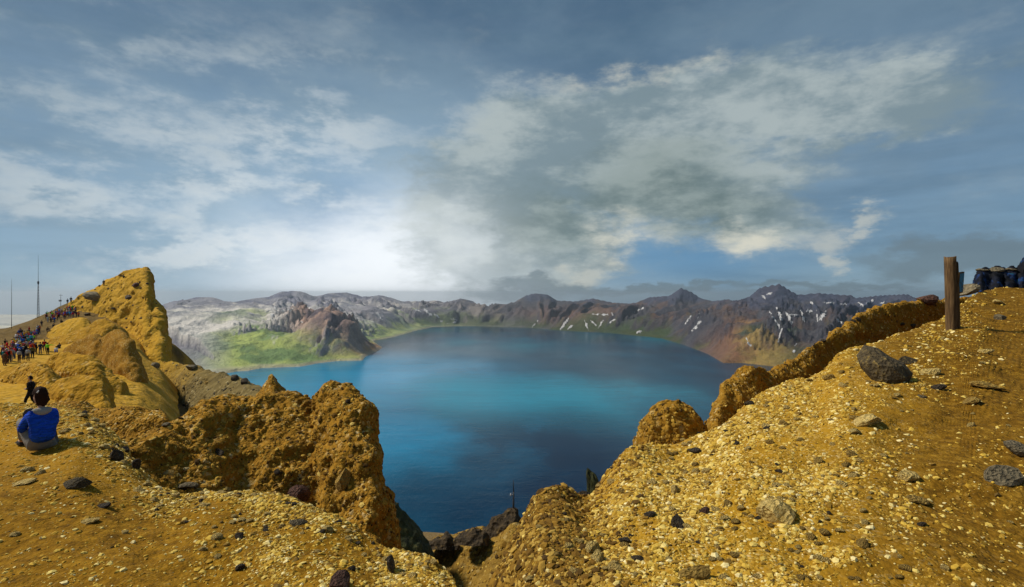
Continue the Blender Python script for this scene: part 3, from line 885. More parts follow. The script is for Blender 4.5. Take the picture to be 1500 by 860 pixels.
outcrop('tuff_mound', silY([(58, 560), (69, 536), (84, 519), (98, 514), (117, 518), (136, 527), (147, 535), (159, 547), (167, 556), (178, 564), (184, 577), (187, 592), (187, 620)], [46, 44, 42]), 650, 6, M['mound'], 140, 80, [(0.4, 2.6, True), (0.15, 0.8, False)], 'long mound sloping down in front of the tall cracked mound', 'mound', MG)
outcrop('tuff_mound', silY([(70, 585), (77, 564), (90, 556), (113, 551), (134, 550), (151, 555), (160, 566), (163, 581), (162, 598), (160, 630)], 34), 660, 4.5, M['mound'], 130, 80, [(0.3, 2.2, True), (0.12, 0.7, False)], 'squat blunt-ended mound beside the walking person', 'mound', MG)
outcrop('tuff_mound', silY([(-160, 560), (-60, 552), (0, 543), (21, 538), (42, 532), (54, 532), (69, 539), (82, 553), (96, 575), (104, 600)], [42, 40, 37, 36]), 640, 5.0, M['mound'], 140, 80, [(0.35, 2.6, True), (0.13, 0.7, False)], 'broad domed mound right behind the walking person', 'mound', MG)

# dark scree shoulder beyond the buttress
scree_m = mat_tuff('scree_shoulder', 0.35, dark=(0.075, 0.058, 0.03), mid=(0.17, 0.125, 0.045), pale=(0.30, 0.22, 0.08), big=7.0, gravel=0.35, relief=0.6)
n = NT.__new__(NT); n.t = scree_m.node_tree
bsdf = [x for x in n.t.nodes if x.type == 'BSDF_PRINCIPLED'][0]
src = bsdf.inputs['Base Color'].links[0].from_socket
pos = n.new('ShaderNodeNewGeometry').outputs['Position']
sp_ = n.new('ShaderNodeSeparateXYZ'); n.put(sp_.inputs[0], pos)
xy = n.m('DIVIDE', sp_.outputs[0], sp_.outputs[1])
ed = n.smooth(n.m('ADD', n.m('ADD', n.m('MULTIPLY', sp_.outputs[0], 0.05), 2.45), n.m('MULTIPLY', n.m('SUBTRACT', n.noise(pos, 0.12, 5, 0.6), 0.5), 1.6)), -0.55, 0.35, 1.0, 0.0)
n.put(bsdf.inputs['Base Color'], n.mix(ed, src, n.ramp(n.noise(pos, 0.5, 6, 0.65), [(0.35, (0.25, 0.14, 0.015)), (0.65, (0.45, 0.27, 0.03))])))
shoulder = outcrop('scree_shoulder', silY([(196, 540), (222, 532), (237, 528), (251, 528), (261, 534), (275, 533), (288, 539), (301, 546), (317, 548), (333, 551), (349, 555), (365, 561), (384, 571), (396, 590), (404, 620), (410, 660)], [96, 90, 84, 78, 70, 62, 56]), 700, 22, scree_m, 200, 120,
                   [(0.7, 6, True), (0.2, 1.5, False)], 'dark scree shoulder with golden sand on its left, below the crag', 'scree slope', back=0.8)
green_m = mat_rock('mossy_cliff', (0.016, 0.019, 0.007), (0.06, 0.062, 0.015), (0.17, 0.12, 0.035), size=0.8, bump_amt=0.7)
outcrop('mossy_cliff', silY([(540, 712), (560, 722), (572, 734), (593, 758), (608, 776), (622, 797), (628, 812), (636, 860)], 40), 930, 5, green_m, 90, 70, [(0.35, 3.0, True), (0.18, 0.8, True)], 'dark greenish cliff edge dropping to the lake behind the massive buttress', 'cliff')
gully_m = mat_tuff('gully_floor', 0.22, dark=(0.08, 0.045, 0.01), mid=(0.25, 0.145, 0.025), pale=(0.46, 0.34, 0.12), big=4.0, gravel=0.35, relief=0.8)
gl_s = loft('gully', mound_rows(silY([(596, 830), (618, 812), (640, 796), (665, 792), (690, 783), (715, 775), (735, 768), (752, 760), (768, 768), (790, 790), (815, 830), (840, 880)], [46, 46, 44, 40]), 1080, 17, back=0.6), 150, 110, [(0.8, 5, True), (0.25, 1.3, False)])
put_surface(gl_s, gully_m, kind='structure', label='steep sandy gully between the two rims')
dark_m = mat_rock('dark_lava', (0.018, 0.012, 0.006), (0.065, 0.042, 0.018), (0.20, 0.125, 0.03), size=0.5, bump_amt=0.7)
outcrop('lava_crag', silY([(706, 784), (713, 770), (721, 760), (727, 758), (733, 757), (741, 750), (748, 745), (754, 744), (759, 752), (764, 760), (770, 774), (775, 786)], 43), 790, 1.6, dark_m, 70, 46, [(0.35, 1.8, True), (0.22, 0.5, False)], 'dark lava crag carrying the thin mast', 'crag')
outcrop('lava_crag', silY([(666, 796), (670, 788), (676, 784), (684, 781), (694, 774), (703, 776), (709, 780), (714, 790)], 41), 800, 1.3, dark_m, 56, 36, [(0.35, 1.6, True), (0.22, 0.5, False)], 'dark lava crag in the middle of the gully head', 'crag')
outcrop('lava_crag', silY([(616, 806), (624, 799), (632, 792), (639, 787), (647, 785), (654, 781), (660, 785), (668, 790), (674, 800)], 43), 806, 1.3, dark_m, 56, 36, [(0.35, 1.6, True), (0.22, 0.5, False)], 'dark lava crag at the gully edge next to the mossy cliff', 'crag')

# ---------------------------------------------------------------- where things stand: sight lines onto the built surfaces
def tree_of(keys):
    Vs, Fs, o = [], [], 0
    for k in keys:
        s_ = surf[k]
        Vs.append(s_.V); Fs.append(s_.F + o); o += len(s_.V)
    return BVHTree.FromPolygons(np.concatenate(Vs).tolist(), np.concatenate(Fs).tolist())


all_tree = tree_of(list(surf))
hill_tree = tree_of(['hillside'])
mt_tree = BVHTree.FromPolygons(mt.V.tolist(), Fk.tolist())


def seen(px, py, tree=None):
    d = Vector(((px - 750) / F, 1.0, (430 - py) / F)).normalized()
    loc, nor, _, dist = (tree or all_tree).ray_cast(Vector((0, 0, 0)), d)
    if loc is None:
        return None, None
    return loc, (nor if nor.dot(d) < 0 else -nor)


def down(x, y, tree, z0=60):
    loc, nor, _, _ = tree.ray_cast(Vector((x, y, z0)), Vector((0, 0, -1)))
    return loc


# ---------------------------------------------------------------- loose gravel
ICO_V = []
_p = (1 + 5 ** 0.5) / 2
for a in (-1, 1):
    for b_ in (-_p, _p):
        ICO_V += [(0, a, b_), (a, b_, 0), (b_, 0, a)]
ICO_V = np.array(ICO_V) / np.linalg.norm(ICO_V[0])
_bm = bmesh.new()
for v in ICO_V:
    _bm.verts.new(v)
bmesh.ops.convex_hull(_bm, input=_bm.verts)
_bm.verts.index_update()
ICO_F = np.array([[v.index for v in f.verts] for f in _bm.faces])
_bm.free()
OCT_V = np.array([(1, 0, 0), (-1, 0, 0), (0, 1, 0), (0, -1, 0), (0, 0, 1), (0, 0, -1)], float)
OCT_F = np.array([(0, 2, 4), (2, 1, 4), (1, 3, 4), (3, 0, 4), (2, 0, 5), (1, 2, 5), (3, 1, 5), (0, 3, 5)])


def rand_rot(n_):
    q = rng.normal(size=(n_, 4)); q /= np.linalg.norm(q, axis=1, keepdims=True)
    w_, x, y, z_ = q.T
    return np.stack([1 - 2 * (y * y + z_ * z_), 2 * (x * y - z_ * w_), 2 * (x * z_ + y * w_),
                     2 * (x * y + z_ * w_), 1 - 2 * (x * x + z_ * z_), 2 * (y * z_ - x * w_),
                     2 * (x * z_ - y * w_), 2 * (y * z_ + x * w_), 1 - 2 * (x * x + y * y)], -1).reshape(-1, 3, 3)


def pebbles(pos_, nor_, r_, tv, tf):
    k = len(pos_)
    v = tv[None] * rng.uniform(0.62, 1.28, (k, len(tv), 1)) * rng.uniform(0.6, 1.25, (k, 1, 3))
    v = np.einsum('nij,nkj->nki', rand_rot(k), v)
    dn = np.einsum('nki,ni->nk', v, nor_)
    v = v - 0.38 * dn[..., None] * nor_[:, None]          # lie a little flat
    v = v * r_[:, None, None] + (pos_ + nor_ * (r_ * 0.06)[:, None])[:, None]
    f = tf[None] + (np.arange(k) * len(tv))[:, None, None]
    return v.reshape(-1, 3), f.reshape(-1, 3)


def gravel(key, count, size, mat, label, weight=None, sigma=0.62, name='gravel', far_pow=0.5, ref=5.0, split=0.74):
    s_ = surf[key]
    c = s_.cen
    r = np.linalg.norm(c, axis=1)
    face = -(s_.fn * c).sum(1) / r
    px = 750 + F * c[:, 0] / np.maximum(c[:, 1], 0.3)
    py = 430 - F * c[:, 2] / np.maximum(c[:, 1], 0.3)
    wgt = s_.area / r ** 2 * np.clip(face + 0.25, 0.06, 1) * (c[:, 1] > 1.5) * (px > -120) * (px < 1620) * (py < 930)
    if weight is not None:
        wgt = wgt * weight(px, py, c)
    wgt = np.maximum(wgt, 0)
    idx = rng.choice(len(wgt), count, p=wgt / wgt.sum())
    V_, F_ = s_.V, s_.F[idx]
    a, b_ = rng.random((2, count, 1))
    p = (V_[F_[:, 0]] * (1 - a) + V_[F_[:, 1]] * a) * (1 - b_) + (V_[F_[:, 3]] * (1 - a) + V_[F_[:, 2]] * a) * b_
    rad_ = size * np.exp(rng.normal(0, sigma, count)) * (np.maximum(p[:, 1], 2) / ref) ** far_pow
    rad_ = np.minimum(rad_, size * 4.0 * (np.maximum(p[:, 1], 2) / ref) ** far_pow)
    nn = s_.fn[idx]
    big_ = rad_ > np.quantile(rad_, split)
    v1, f1 = pebbles(p[big_], nn[big_], rad_[big_], ICO_V, ICO_F)
    v2, f2 = pebbles(p[~big_], nn[~big_], rad_[~big_] * 1.15, OCT_V, OCT_F)
    me_ = make_mesh(name, np.concatenate([v1, v2]), np.concatenate([f1, f2 + len(v1)]), smooth=False)
    return link(name, me_, mat, kind='stuff', label=label)


def nz2(px, py, s_, sd_=0):
    return fbm(np.stack([px / s_, py / s_, np.zeros_like(px)], -1), 3, 0.55, 90 + sd_)


crest_line = np.array([(-300, 588), (0, 586), (110, 590), (146, 614), (180, 654), (209, 690), (264, 718), (312, 709), (389, 722), (463, 741), (508, 763), (541, 789), (575, 809), (634, 811), (668, 842)])


def w_left(px, py, c):
    d = py - np.interp(px, crest_line[:, 0], crest_line[:, 1])
    band = np.interp(px, [-300, 0, 80, 160, 260, 330, 420, 560, 668], [30, 40, 55, 75, 40, 34, 60, 70, 60])
    k = np.clip(1.25 - np.abs(d) / band + nz2(px, py, 40) * 0.7, 0, 1)
    k = np.maximum(k, np.clip((px - 300) / 200, 0, 0.9) * (d > 0) * np.clip(1.0 - (820 - py) / 400, 0.35, 1))
    k = k * np.clip(0.7 + 1.6 * nz2(px, py, 45, 15) + 0.8 * nz2(px, py, 15, 17), 0.12, 1)
    return np.maximum(k, 0.05 + 0.09 * np.clip(nz2(px, py, 60, 2) + 0.2, 0, 1))


def w_right(px, py, c):
    sand = np.clip((px - 1180) / 170 + (py - 620) / 900 + nz2(px, py, 70, 3) * 0.9, 0, 1)
    top = np.clip((560 - py) / 60, 0, 1) * np.clip((1480 - px) / 200, 0, 1)
    patch = np.clip(0.62 + 1.9 * nz2(px, py, 55, 9) + 0.9 * nz2(px, py, 17, 12), 0.10, 1)
    face = patch * np.clip((px - 850) / 100 + nz2(px, py, 50, 6) * 0.8, 0.05, 1)
    return np.maximum(np.clip(1 - sand, 0.10, 1), top * 0.8) * face


def w_face(px, py, c):
    return np.clip(1.0 - (px - 830) / 130, 0, 1)


gravel('ground', 30000, 0.0088, M['gravel'], 'pale golden gravel along the crest of the sandy ground', w_left)
gravel('gravel_slope', 50000, 0.0088, M['gravel'], 'pale golden gravel covering the rising slope', w_right)
gravel('gravel_slope', 8000, 0.012, M['face_grit'], 'brown grit on the steep face above the gully', w_face)
gravel('tuff_buttress', 14000, 0.0135, M['grit'], 'coarse grit studding the massive tuff buttress', ref=10)
gravel('tuff_pinnacle', 1500, 0.014, M['grit'], 'coarse grit studding the pointed tuff pinnacle', ref=12)
gravel('tuff_hump', 3600, 0.014, M['grit'], 'coarse grit studding the low tuff hump', ref=13)
gravel('tuff_tor', 3000, 0.0115, M['grit'], 'coarse grit studding the two-tipped tuff tor', ref=9)
gravel('tuff_ridge', 8000, 0.0135, M['grit'], 'coarse grit studding the long tuff ridge', ref=13)
for k in sorted(k for k in surf if k.startswith('tuff_mound')):
    gravel(k, 900, 0.05, M['grit'], 'scattered grit on a rounded mound below the crag', ref=50, split=0.7)
gravel('leaning_crag', 900, 0.11, M['grit'], 'scattered stones on the leaning crag', ref=120, split=0.7)
gravel('gully', 2500, 0.06, M['grit'], 'loose stones on the gully floor', ref=35, split=0.6)
gravel('scree_shoulder', 2200, 0.08, mat_island('scree_stones', [(0.0, (0.03, 0.025, 0.02)), (0.5, (0.13, 0.10, 0.05)), (1.0, (0.32, 0.24, 0.11))]), 'dark loose stones on the scree shoulder', ref=70, split=0.7)

# ---------------------------------------------------------------- single stones
def stone_mesh(name, seed, cuts=7, sub=2, rough=0.10, flat=1.0):
    r_ = random.Random(seed)
    bm_ = bmesh.new()
    bmesh.ops.create_icosphere(bm_, subdivisions=sub, radius=1.0)
    planes = []
    for _ in range(cuts):
        v = Vector((r_.gauss(0, 1), r_.gauss(0, 1), r_.gauss(0, 1))).normalized()
        planes.append((v, r_.uniform(0.45, 0.8)))
    co = np.array([v.co[:] for v in bm_.verts])
    nz_ = fbm(co * 1.4 + seed * 3.7, 4, 0.55, seed)
    for v, nn in zip(bm_.verts, nz_):
        for pn, pd in planes:
            d = v.co.dot(pn) - pd
            if d > 0:
                v.co -= pn * d
        v.co *= 1 + rough * nn * 2
        v.co.z *= flat
    me_ = bpy.data.meshes.new(name)
    bm_.to_mesh(me_); bm_.free()
    return me_


M['pale_stone'] = mat_rock('pale_pumice', (0.46, 0.29, 0.06), (0.70, 0.50, 0.16), (0.84, 0.68, 0.34), size=0.35)
M['ochre_stone'] = mat_rock('ochre_stone', (0.20, 0.11, 0.02), (0.46, 0.29, 0.06), (0.58, 0.42, 0.14), size=0.35)
M['dark_stone'] = mat_rock('dark_lava_stone', (0.025, 0.019, 0.013), (0.085, 0.062, 0.038), (0.24, 0.165, 0.06), size=0.3)
M['grey_stone'] = mat_rock('grey_stone', (0.09, 0.07, 0.04), (0.22, 0.175, 0.10), (0.36, 0.28, 0.14), size=0.3)
M['red_stone'] = mat_rock('red_brown_stone', (0.04, 0.018, 0.012), (0.12, 0.055, 0.035), (0.2, 0.11, 0.07), size=0.3)
M['speck_stone'] = mat_rock('lichen_speckled_lava', (0.030, 0.022, 0.013), (0.10, 0.072, 0.032), (0.46, 0.31, 0.07), size=0.20)
round_me = [stone_mesh('rounded_stone', s_, 5, 2, 0.13, 0.75) for s_ in range(7)]
sharp_me = [stone_mesh('angular_stone', 40 + s_, 10, 2, 0.05, 0.85) for s_ in range(7)]
mat_variants = {}


def with_mat(me_, key):
    k = (me_.name, key)
    if k not in mat_variants:
        c = me_.copy()
        c.materials.clear(); c.materials.append(M[key])
        mat_variants[k] = c
    return mat_variants[k]


LAND = {'the rising slope': [(1140, 740, 'the largest cream boulder'), (985, 640, 'the two-tipped tor'), (1290, 540, 'the big speckled boulder'), (840, 790, 'the steep gully face'), (1015, 835, 'the hollowed tan block'), (1271, 615, 'the hollowed cream boulder'),
                            (1110, 600, 'the low end of the tuff ridge'), (1040, 745, 'the dark red stone'), (1230, 830, 'the edge of the brown sand'), (1330, 700, 'the rounded cream stone')],
        'the golden ground': [(110, 650, 'the seated person'), (110, 705, 'the long porous rock'), (190, 675, 'the black slivers'), (270, 712, 'the dip by the buttress'), (437, 765, 'the dark grey crest rock'), (500, 845, 'the tall brown rock'), (350, 800, 'the black forked stone'), (575, 820, 'the dark upright crest rock')],
        'the slope': [(1395, 490, 'the wooden post'), (1460, 690, 'the sunken grey boulder'), (1448, 563, 'the long flat slab'), (1330, 700, 'the rounded cream stone'), (1385, 830, 'the lone ivory pebble'), (1265, 790, 'the upright golden stone')],
        'the mounds': [(205, 420, 'the tip of the leaning crag'), (135, 430, 'the large skyline boulder'), (128, 460, 'the upper crowd'), (200, 490, 'the foot of the crag'), (160, 470, 'the peaked mound')]}


def place_label(label, px, py):
    for k, ls in LAND.items():
        if label.endswith(k):
            q = min(ls, key=lambda l: (l[0] - px) ** 2 + (l[1] - py) ** 2)
            return label[:label.rindex(k)].rstrip() .replace(' lying on the crag and hill above', ' on the hill').replace(' bedded in the gravel of', ' in the gravel').replace(' in the gravel crest of', ' in the gravel crest').replace(' trodden sand of', ' trodden sand').replace(' in the gravel of', ' in the gravel') + ' by ' + q[2]
    return label


def stone(px, py, wpx, hpx_, key, label, sharp=False, group=None, seed=None, sink=0.25, tree=None, name='stone', yaw=None, roll=None):
    """a stone wpx by hpx_ pixels big standing at px, py (its base centre)"""
    loc, nor = seen(px, py, tree)
    if loc is None:
        return None
    r_ = random.Random(seed if seed is not None else int(px * 31 + py * 17))
    me_ = with_mat(r_.choice(sharp_me if sharp else round_me), key)
    o = bpy.data.objects.new(name, me_)
    C.objects.link(o)
    mpp = loc.y / F
    hx = wpx * mpp / 2 * 1.15
    hz_ = hpx_ * mpp / 2 * 1.25
    o.scale = (hx, (hx + hz_) / 2 * r_.uniform(0.85, 1.15), hz_)
    o.rotation_euler = (r_.uniform(-0.25, 0.25), (roll if roll is not None else r_.uniform(-0.3, 0.3)), yaw if yaw is not None else r_.choice((0, math.pi)) + r_.uniform(-0.35, 0.35))
    o.location = loc + Vector((0, 0, hz_ * (0.46 - sink)))
    o['label'] = label; o['category'] = 'stone'
    if group:
        o['group'] = group
    return o


for a in [
    (1290, 551, 56, 74, 'speck_stone', 'big dark lichen-speckled boulder on the gravel slope below the wooden post', True, None, 3),
    (1326, 531, 36, 16, 'speck_stone', 'dark tapering slab leaning on the big speckled boulder', True, None, 5),
    (1361, 547, 27, 13, 'pale_stone', 'pale pitted stone lying just beyond the dark tapering slab', False, None, 1),
    (1271, 620, 42, 20, 'pale_stone', 'cream hollowed boulder alone on the sandy part of the gravel slope', False, None, 2),
    (1375, 570, 20, 13, 'dark_stone', 'small charcoal triangular stone on open sand', True, None, 4),
    (1350, 582, 11, 7, 'grey_stone', 'blue grey pebble next to the charcoal triangular stone', False, None, 4),
    (1448, 568, 42, 13, 'ochre_stone', 'long flat ochre slab on bare sand', True, None, 6),
    (1423, 590, 24, 16, 'ochre_stone', 'blocky ochre stone below the long flat slab', True, None, 7),
    (1443, 516, 19, 9, 'pale_stone', 'oval cream stone on the bare trodden sand', False, None, 8),
    (1466, 468, 16, 14, 'grey_stone', 'angular grey stone on the upper sand below the tarpaulin', True, None, 9),
    (1462, 445, 18, 9, 'pale_stone', 'cream stone with a dark hollow just below the tarpaulin', False, None, 10),
    (1330, 702, 24, 22, 'pale_stone', 'rounded cream stone in the middle of the brown sand', False, None, 11),
    (1343, 735, 28, 14, 'ochre_stone', 'flat golden lump half buried in the brown sand', False, None, 12),
    (1140, 760, 52, 46, 'pale_stone', 'largest cream pumice boulder on the gravel slope', False, None, 13),
    (1265, 800, 18, 18, 'ochre_stone', 'golden stone standing on end at the sand edge', False, None, 14),
    (1350, 770, 13, 9, 'dark_stone', 'lone black pebble on the brown sand', True, None, 15),
    (1385, 834, 11, 12, 'pale_stone', 'lone ivory pebble on the dark sand', False, None, 16),
    (1460, 700, 62, 34, 'grey_stone', 'large grey boulder sunk in the sand of the slope', True, None, 17),
    (1494, 662, 50, 24, 'grey_stone', 'grey boulder touching the sunken one', True, None, 18),
    (1014, 842, 48, 24, 'ochre_stone', 'hollowed tan block at the foot of the gravel slope', True, None, 19),
    (993, 772, 17, 30, 'dark_stone', 'upright black lava block in the gravel', True, None, 20),
    (1033, 752, 15, 15, 'red_stone', 'dark red lava stone in the gravel', True, None, 21),
    (952, 756, 19, 11, 'dark_stone', 'slanting dark sliver on the steep gravel', True, None, 22),
    (1017, 662, 22, 12, 'dark_stone', 'black lava stone at the foot of the two-tipped tor', True, None, 23),
    (1097, 593, 13, 11, 'dark_stone', 'black stone on the crest of the gravel slope', True, None, 24),
    (914, 795, 22, 14, 'dark_stone', 'black lava lump on the steep face', True, None, 25),
    (933, 820, 18, 13, 'dark_stone', 'black lava lump beside a row of tan stones', True, None, 26),
    (988, 720, 13, 18, 'pale_stone', 'buff egg-shaped stone on the gravel', False, None, 27),
    (1019, 692, 12, 11, 'pale_stone', 'ivory stone on the gravel below the tor', False, None, 28),
    (868, 808, 20, 26, 'pale_stone', 'buff rounded boulder low on the steep face', False, None, 29),
    (876, 822, 18, 22, 'pale_stone', 'buff stone wedged under a rounded boulder', False, None, 30),
    (898, 832, 20, 16, 'pale_stone', 'buff squat stone low on the steep face', False, None, 31),
    (110, 712, 44, 20, 'speck_stone', 'long dark porous rock on the golden ground', True, None, 33),
    (152, 742, 26, 9, 'dark_stone', 'slim charcoal splinter on the golden ground', True, None, 34),
    (275, 714, 26, 13, 'grey_stone', 'grey brown rock in the dip by the massive buttress', False, None, 35),
    (30, 648, 13, 6, 'grey_stone', 'flat grey stone beside the seated person', False, None, 36),
    (437, 768, 26, 16, 'grey_stone', 'dark grey rock half covered by gravel on the crest', True, None, 37),
    (350, 788, 12, 14, 'dark_stone', 'black stone at the inner edge of the gravel band', True, None, 38),
    (350, 834, 17, 12, 'dark_stone', 'black forked stone on the sand near the gravel band', True, None, 39),
    (500, 866, 34, 44, 'red_stone', 'tall brown angular rock in the pale gravel', True, None, 40),
    (573, 836, 14, 36, 'dark_stone', 'dark upright rock on the crest end of the gravel', True, None, 41),
    (515, 835, 12, 12, 'dark_stone', 'black stone beside the tall brown rock', True, None, 42),
    (472, 780, 12, 10, 'dark_stone', 'black chip on the gravel crest', True, None, 43),
    (198, 686, 9, 24, 'dark_stone', 'tall black sliver in the gravel flank', True, None, 44),
    (172, 674, 11, 28, 'dark_stone', 'thick black sliver in the gravel flank', True, None, 45),
    (183, 661, 10, 14, 'dark_stone', 'small black sliver above the tall ones in the gravel flank', True, None, 46),
    (123, 607, 9, 10, 'dark_stone', 'black stone high on the gravel flank behind the seated person', True, None, 47),
    (40, 690, 15, 11, 'pale_stone', 'pinkish cream stone on the ground before the seated person', False, None, 48),
    (58, 694, 14, 9, 'pale_stone', 'cream stone pair on the ground before the seated person', False, None, 49),
    (36, 708, 30, 9, 'pale_stone', 'long cream stone flush with the golden sand', False, None, 50),
    (132, 764, 24, 8, 'pale_stone', 'long cream stone on the open golden sand', False, None, 51),
    (184, 781, 10, 8, 'pale_stone', 'round cream stone on the open golden sand', False, None, 52),
    (22, 784, 11, 9, 'pale_stone', 'round pinkish stone at the sand edge', False, None, 53),
    (296, 806, 12, 8, 'pale_stone', 'cream stone pair on the sand towards the gravel band', False, None, 54),
    (319, 816, 9, 10, 'pale_stone', 'small cream stone on the sand towards the gravel band', False, None, 55),
    (435, 730, 30, 30, 'red_stone', 'round dark brown boulder stuck low in the massive buttress', False, None, 56),
    (408, 692, 12, 10, 'dark_stone', 'dark stone stuck in the face of the massive buttress', False, None, 57),
    (322, 664, 22, 12, 'dark_stone', 'black stone stuck in the left flank of the massive buttress', True, None, 58),
    (509, 590, 9, 9, 'dark_stone', 'dark stone on the blunt head of the massive buttress', True, None, 59),
    (503, 708, 20, 34, 'ochre_stone', 'brown block set in the crack of the massive buttress', True, None, 60),
    (244, 623, 13, 7, 'grey_stone', 'flat grey stone resting where hump and buttress meet', False, None, 61),
    (343, 556, 17, 13, 'dark_stone', 'black boulder on the edge of the scree shoulder', True, None, 62),
    (359, 562, 13, 13, 'dark_stone', 'smaller black boulder on the edge of the scree shoulder', True, None, 63),
    (303, 562, 7, 6, 'ochre_stone', 'yellowish boulder alone on the dark scree', False, None, 64),
    (280, 540, 22, 10, 'grey_stone', 'brown slab on the skyline of the scree shoulder', True, None, 65),
    (227, 538, 11, 14, 'grey_stone', 'grey upright boulder at the foot of the leaning crag', True, None, 66),
    (1359, 441, 33, 20, 'red_stone', 'brown rock standing on the crest left of the wooden post', True, None, 67),
    (1256, 469, 9, 8, 'dark_stone', 'black rock on the skyline of the long tuff ridge', True, None, 68),
    (1250, 471, 7, 6, 'dark_stone', 'little black rock next to another on the ridge skyline', True, None, 69),
    (1206, 500, 8, 7, 'dark_stone', 'black stone low on the ridge skyline', True, None, 70),
    (1321, 476, 9, 7, 'dark_stone', 'black stone in the face of the long tuff ridge', True, None, 71),
    (1337, 478, 9, 8, 'dark_stone', 'dark stone below the ridge crest near the post', True, None, 72),
    (137, 437, 27, 17, 'grey_stone', 'large grey boulder on the hill skyline above the upper crowd', False, None, 73),
    (200, 419, 10, 8, 'red_stone', 'brown boulder near the tip of the leaning crag', False, None, 74),
    (128, 462, 10, 6, 'dark_stone', 'black slab beside the upper crowd', True, None, 75),
    (167, 453, 8, 5, 'dark_stone', 'black stone on the face of the leaning crag', True, None, 76),
    (190, 437, 12, 9, 'dark_stone', 'dark rock knob on the shoulder of the leaning crag', True, None, 77),
    (287, 798, 0, 0, None, None)]:
    if a[4]:
        stone(a[0], a[1], a[2], a[3], a[4], a[5], a[6], a[7], a[8])

# the pinnacle of dark rock behind the lower end of the slope
pin = link('rock_pinnacle', stone_mesh('rock_pinnacle', 91, 9, 3, 0.16), green_m, label='dark mossy rock pinnacle poking up behind the gravel slope', category='rock pinnacle')
pin.location = P(866, 716, 30); pin.scale = (0.42, 0.5, 1.5); pin.rotation_euler = (0.0, -0.12, 0.6)
pin = link('rock_pinnacle', stone_mesh('rock_pinnacle', 95, 9, 2, 0.16), dark_m, label='low dark rock beside the mossy pinnacle', category='rock pinnacle')
pin.location = P(853, 730, 29); pin.scale = (0.5, 0.5, 0.6)

groups = [
    ('pale_stone', 'cream pumice stone bedded in the gravel of the rising slope', 'cream stones on the gravel slope', 90, (760, 1290, 560, 850), False, (8, 17)),
    ('ochre_stone', 'golden tuff stone bedded in the gravel of the rising slope', 'golden stones on the gravel slope', 60, (760, 1330, 520, 850), False, (8, 18)),
    ('dark_stone', 'small black lava chip in the gravel of the rising slope', 'black chips on the gravel slope', 26, (780, 1250, 570, 840), True, (6, 11)),
    ('pale_stone', 'small cream stone on the brown trodden sand of the slope', 'cream stones on the trodden sand', 26, (1240, 1495, 450, 850), False, (6, 12)),
    ('pale_stone', 'cream pumice stone in the gravel crest of the golden ground', 'cream stones on the gravel crest', 60, (60, 640, 610, 850), False, (8, 16)),
    ('dark_stone', 'small black lava chip in the gravel crest of the golden ground', 'black chips on the gravel crest', 22, (100, 600, 610, 850), True, (6, 11)),
    ('dark_stone', 'dark stone lying on the crag and hill above the mounds', 'dark stones on the crag and hill', 24, (112, 225, 402, 520), True, (3, 5)),
]
ground_tree = tree_of(['ground', 'gravel_slope'])
for key, label, grp, cnt, (x0, x1, y0, y1), sharp, (a, b_) in groups:
    made = 0
    rr = random.Random(len(label) * 7 + cnt)
    for _ in range(cnt * 12):
        if made >= cnt:
            break
        px, py = rr.uniform(x0, x1), rr.uniform(y0, y1)
        if x1 > 1000:
            if py < np.interp(px, [700, 760, 824, 900, 1040, 1200, 1380], [880, 780, 712, 670, 620, 545, 466]) + 6:
                continue
        elif x1 > 500:
            d = py - np.interp(px, crest_line[:, 0], crest_line[:, 1])
            if d < 4 or d > 26 + 60 * rr.random() ** 2:
                continue
        wpx = a * (b_ / a) ** (rr.random() ** 1.8)
        loc, _n = seen(px, py)
        if loc is None or (x1 > 1000 and loc.y > 20) or (500 < x1 < 1000 and loc.y > 11):
            continue
        if stone(px, py, wpx, wpx * rr.uniform(0.55, 0.85), key, place_label(label, px, py), sharp, grp, int(px * py)):
            made += 1

# ---------------------------------------------------------------- snow in the gullies
snow_m, n, b = material('old_snow', 0.7, 0.3)
pos = n.new('ShaderNodeNewGeometry').outputs['Position']
n.put(b.inputs['Base Color'], n.ramp(n.noise(pos, 1 / 18, 5, 0.6), [(0.3, (0.26, 0.25, 0.245)), (0.6, (0.50, 0.49, 0.48))]))


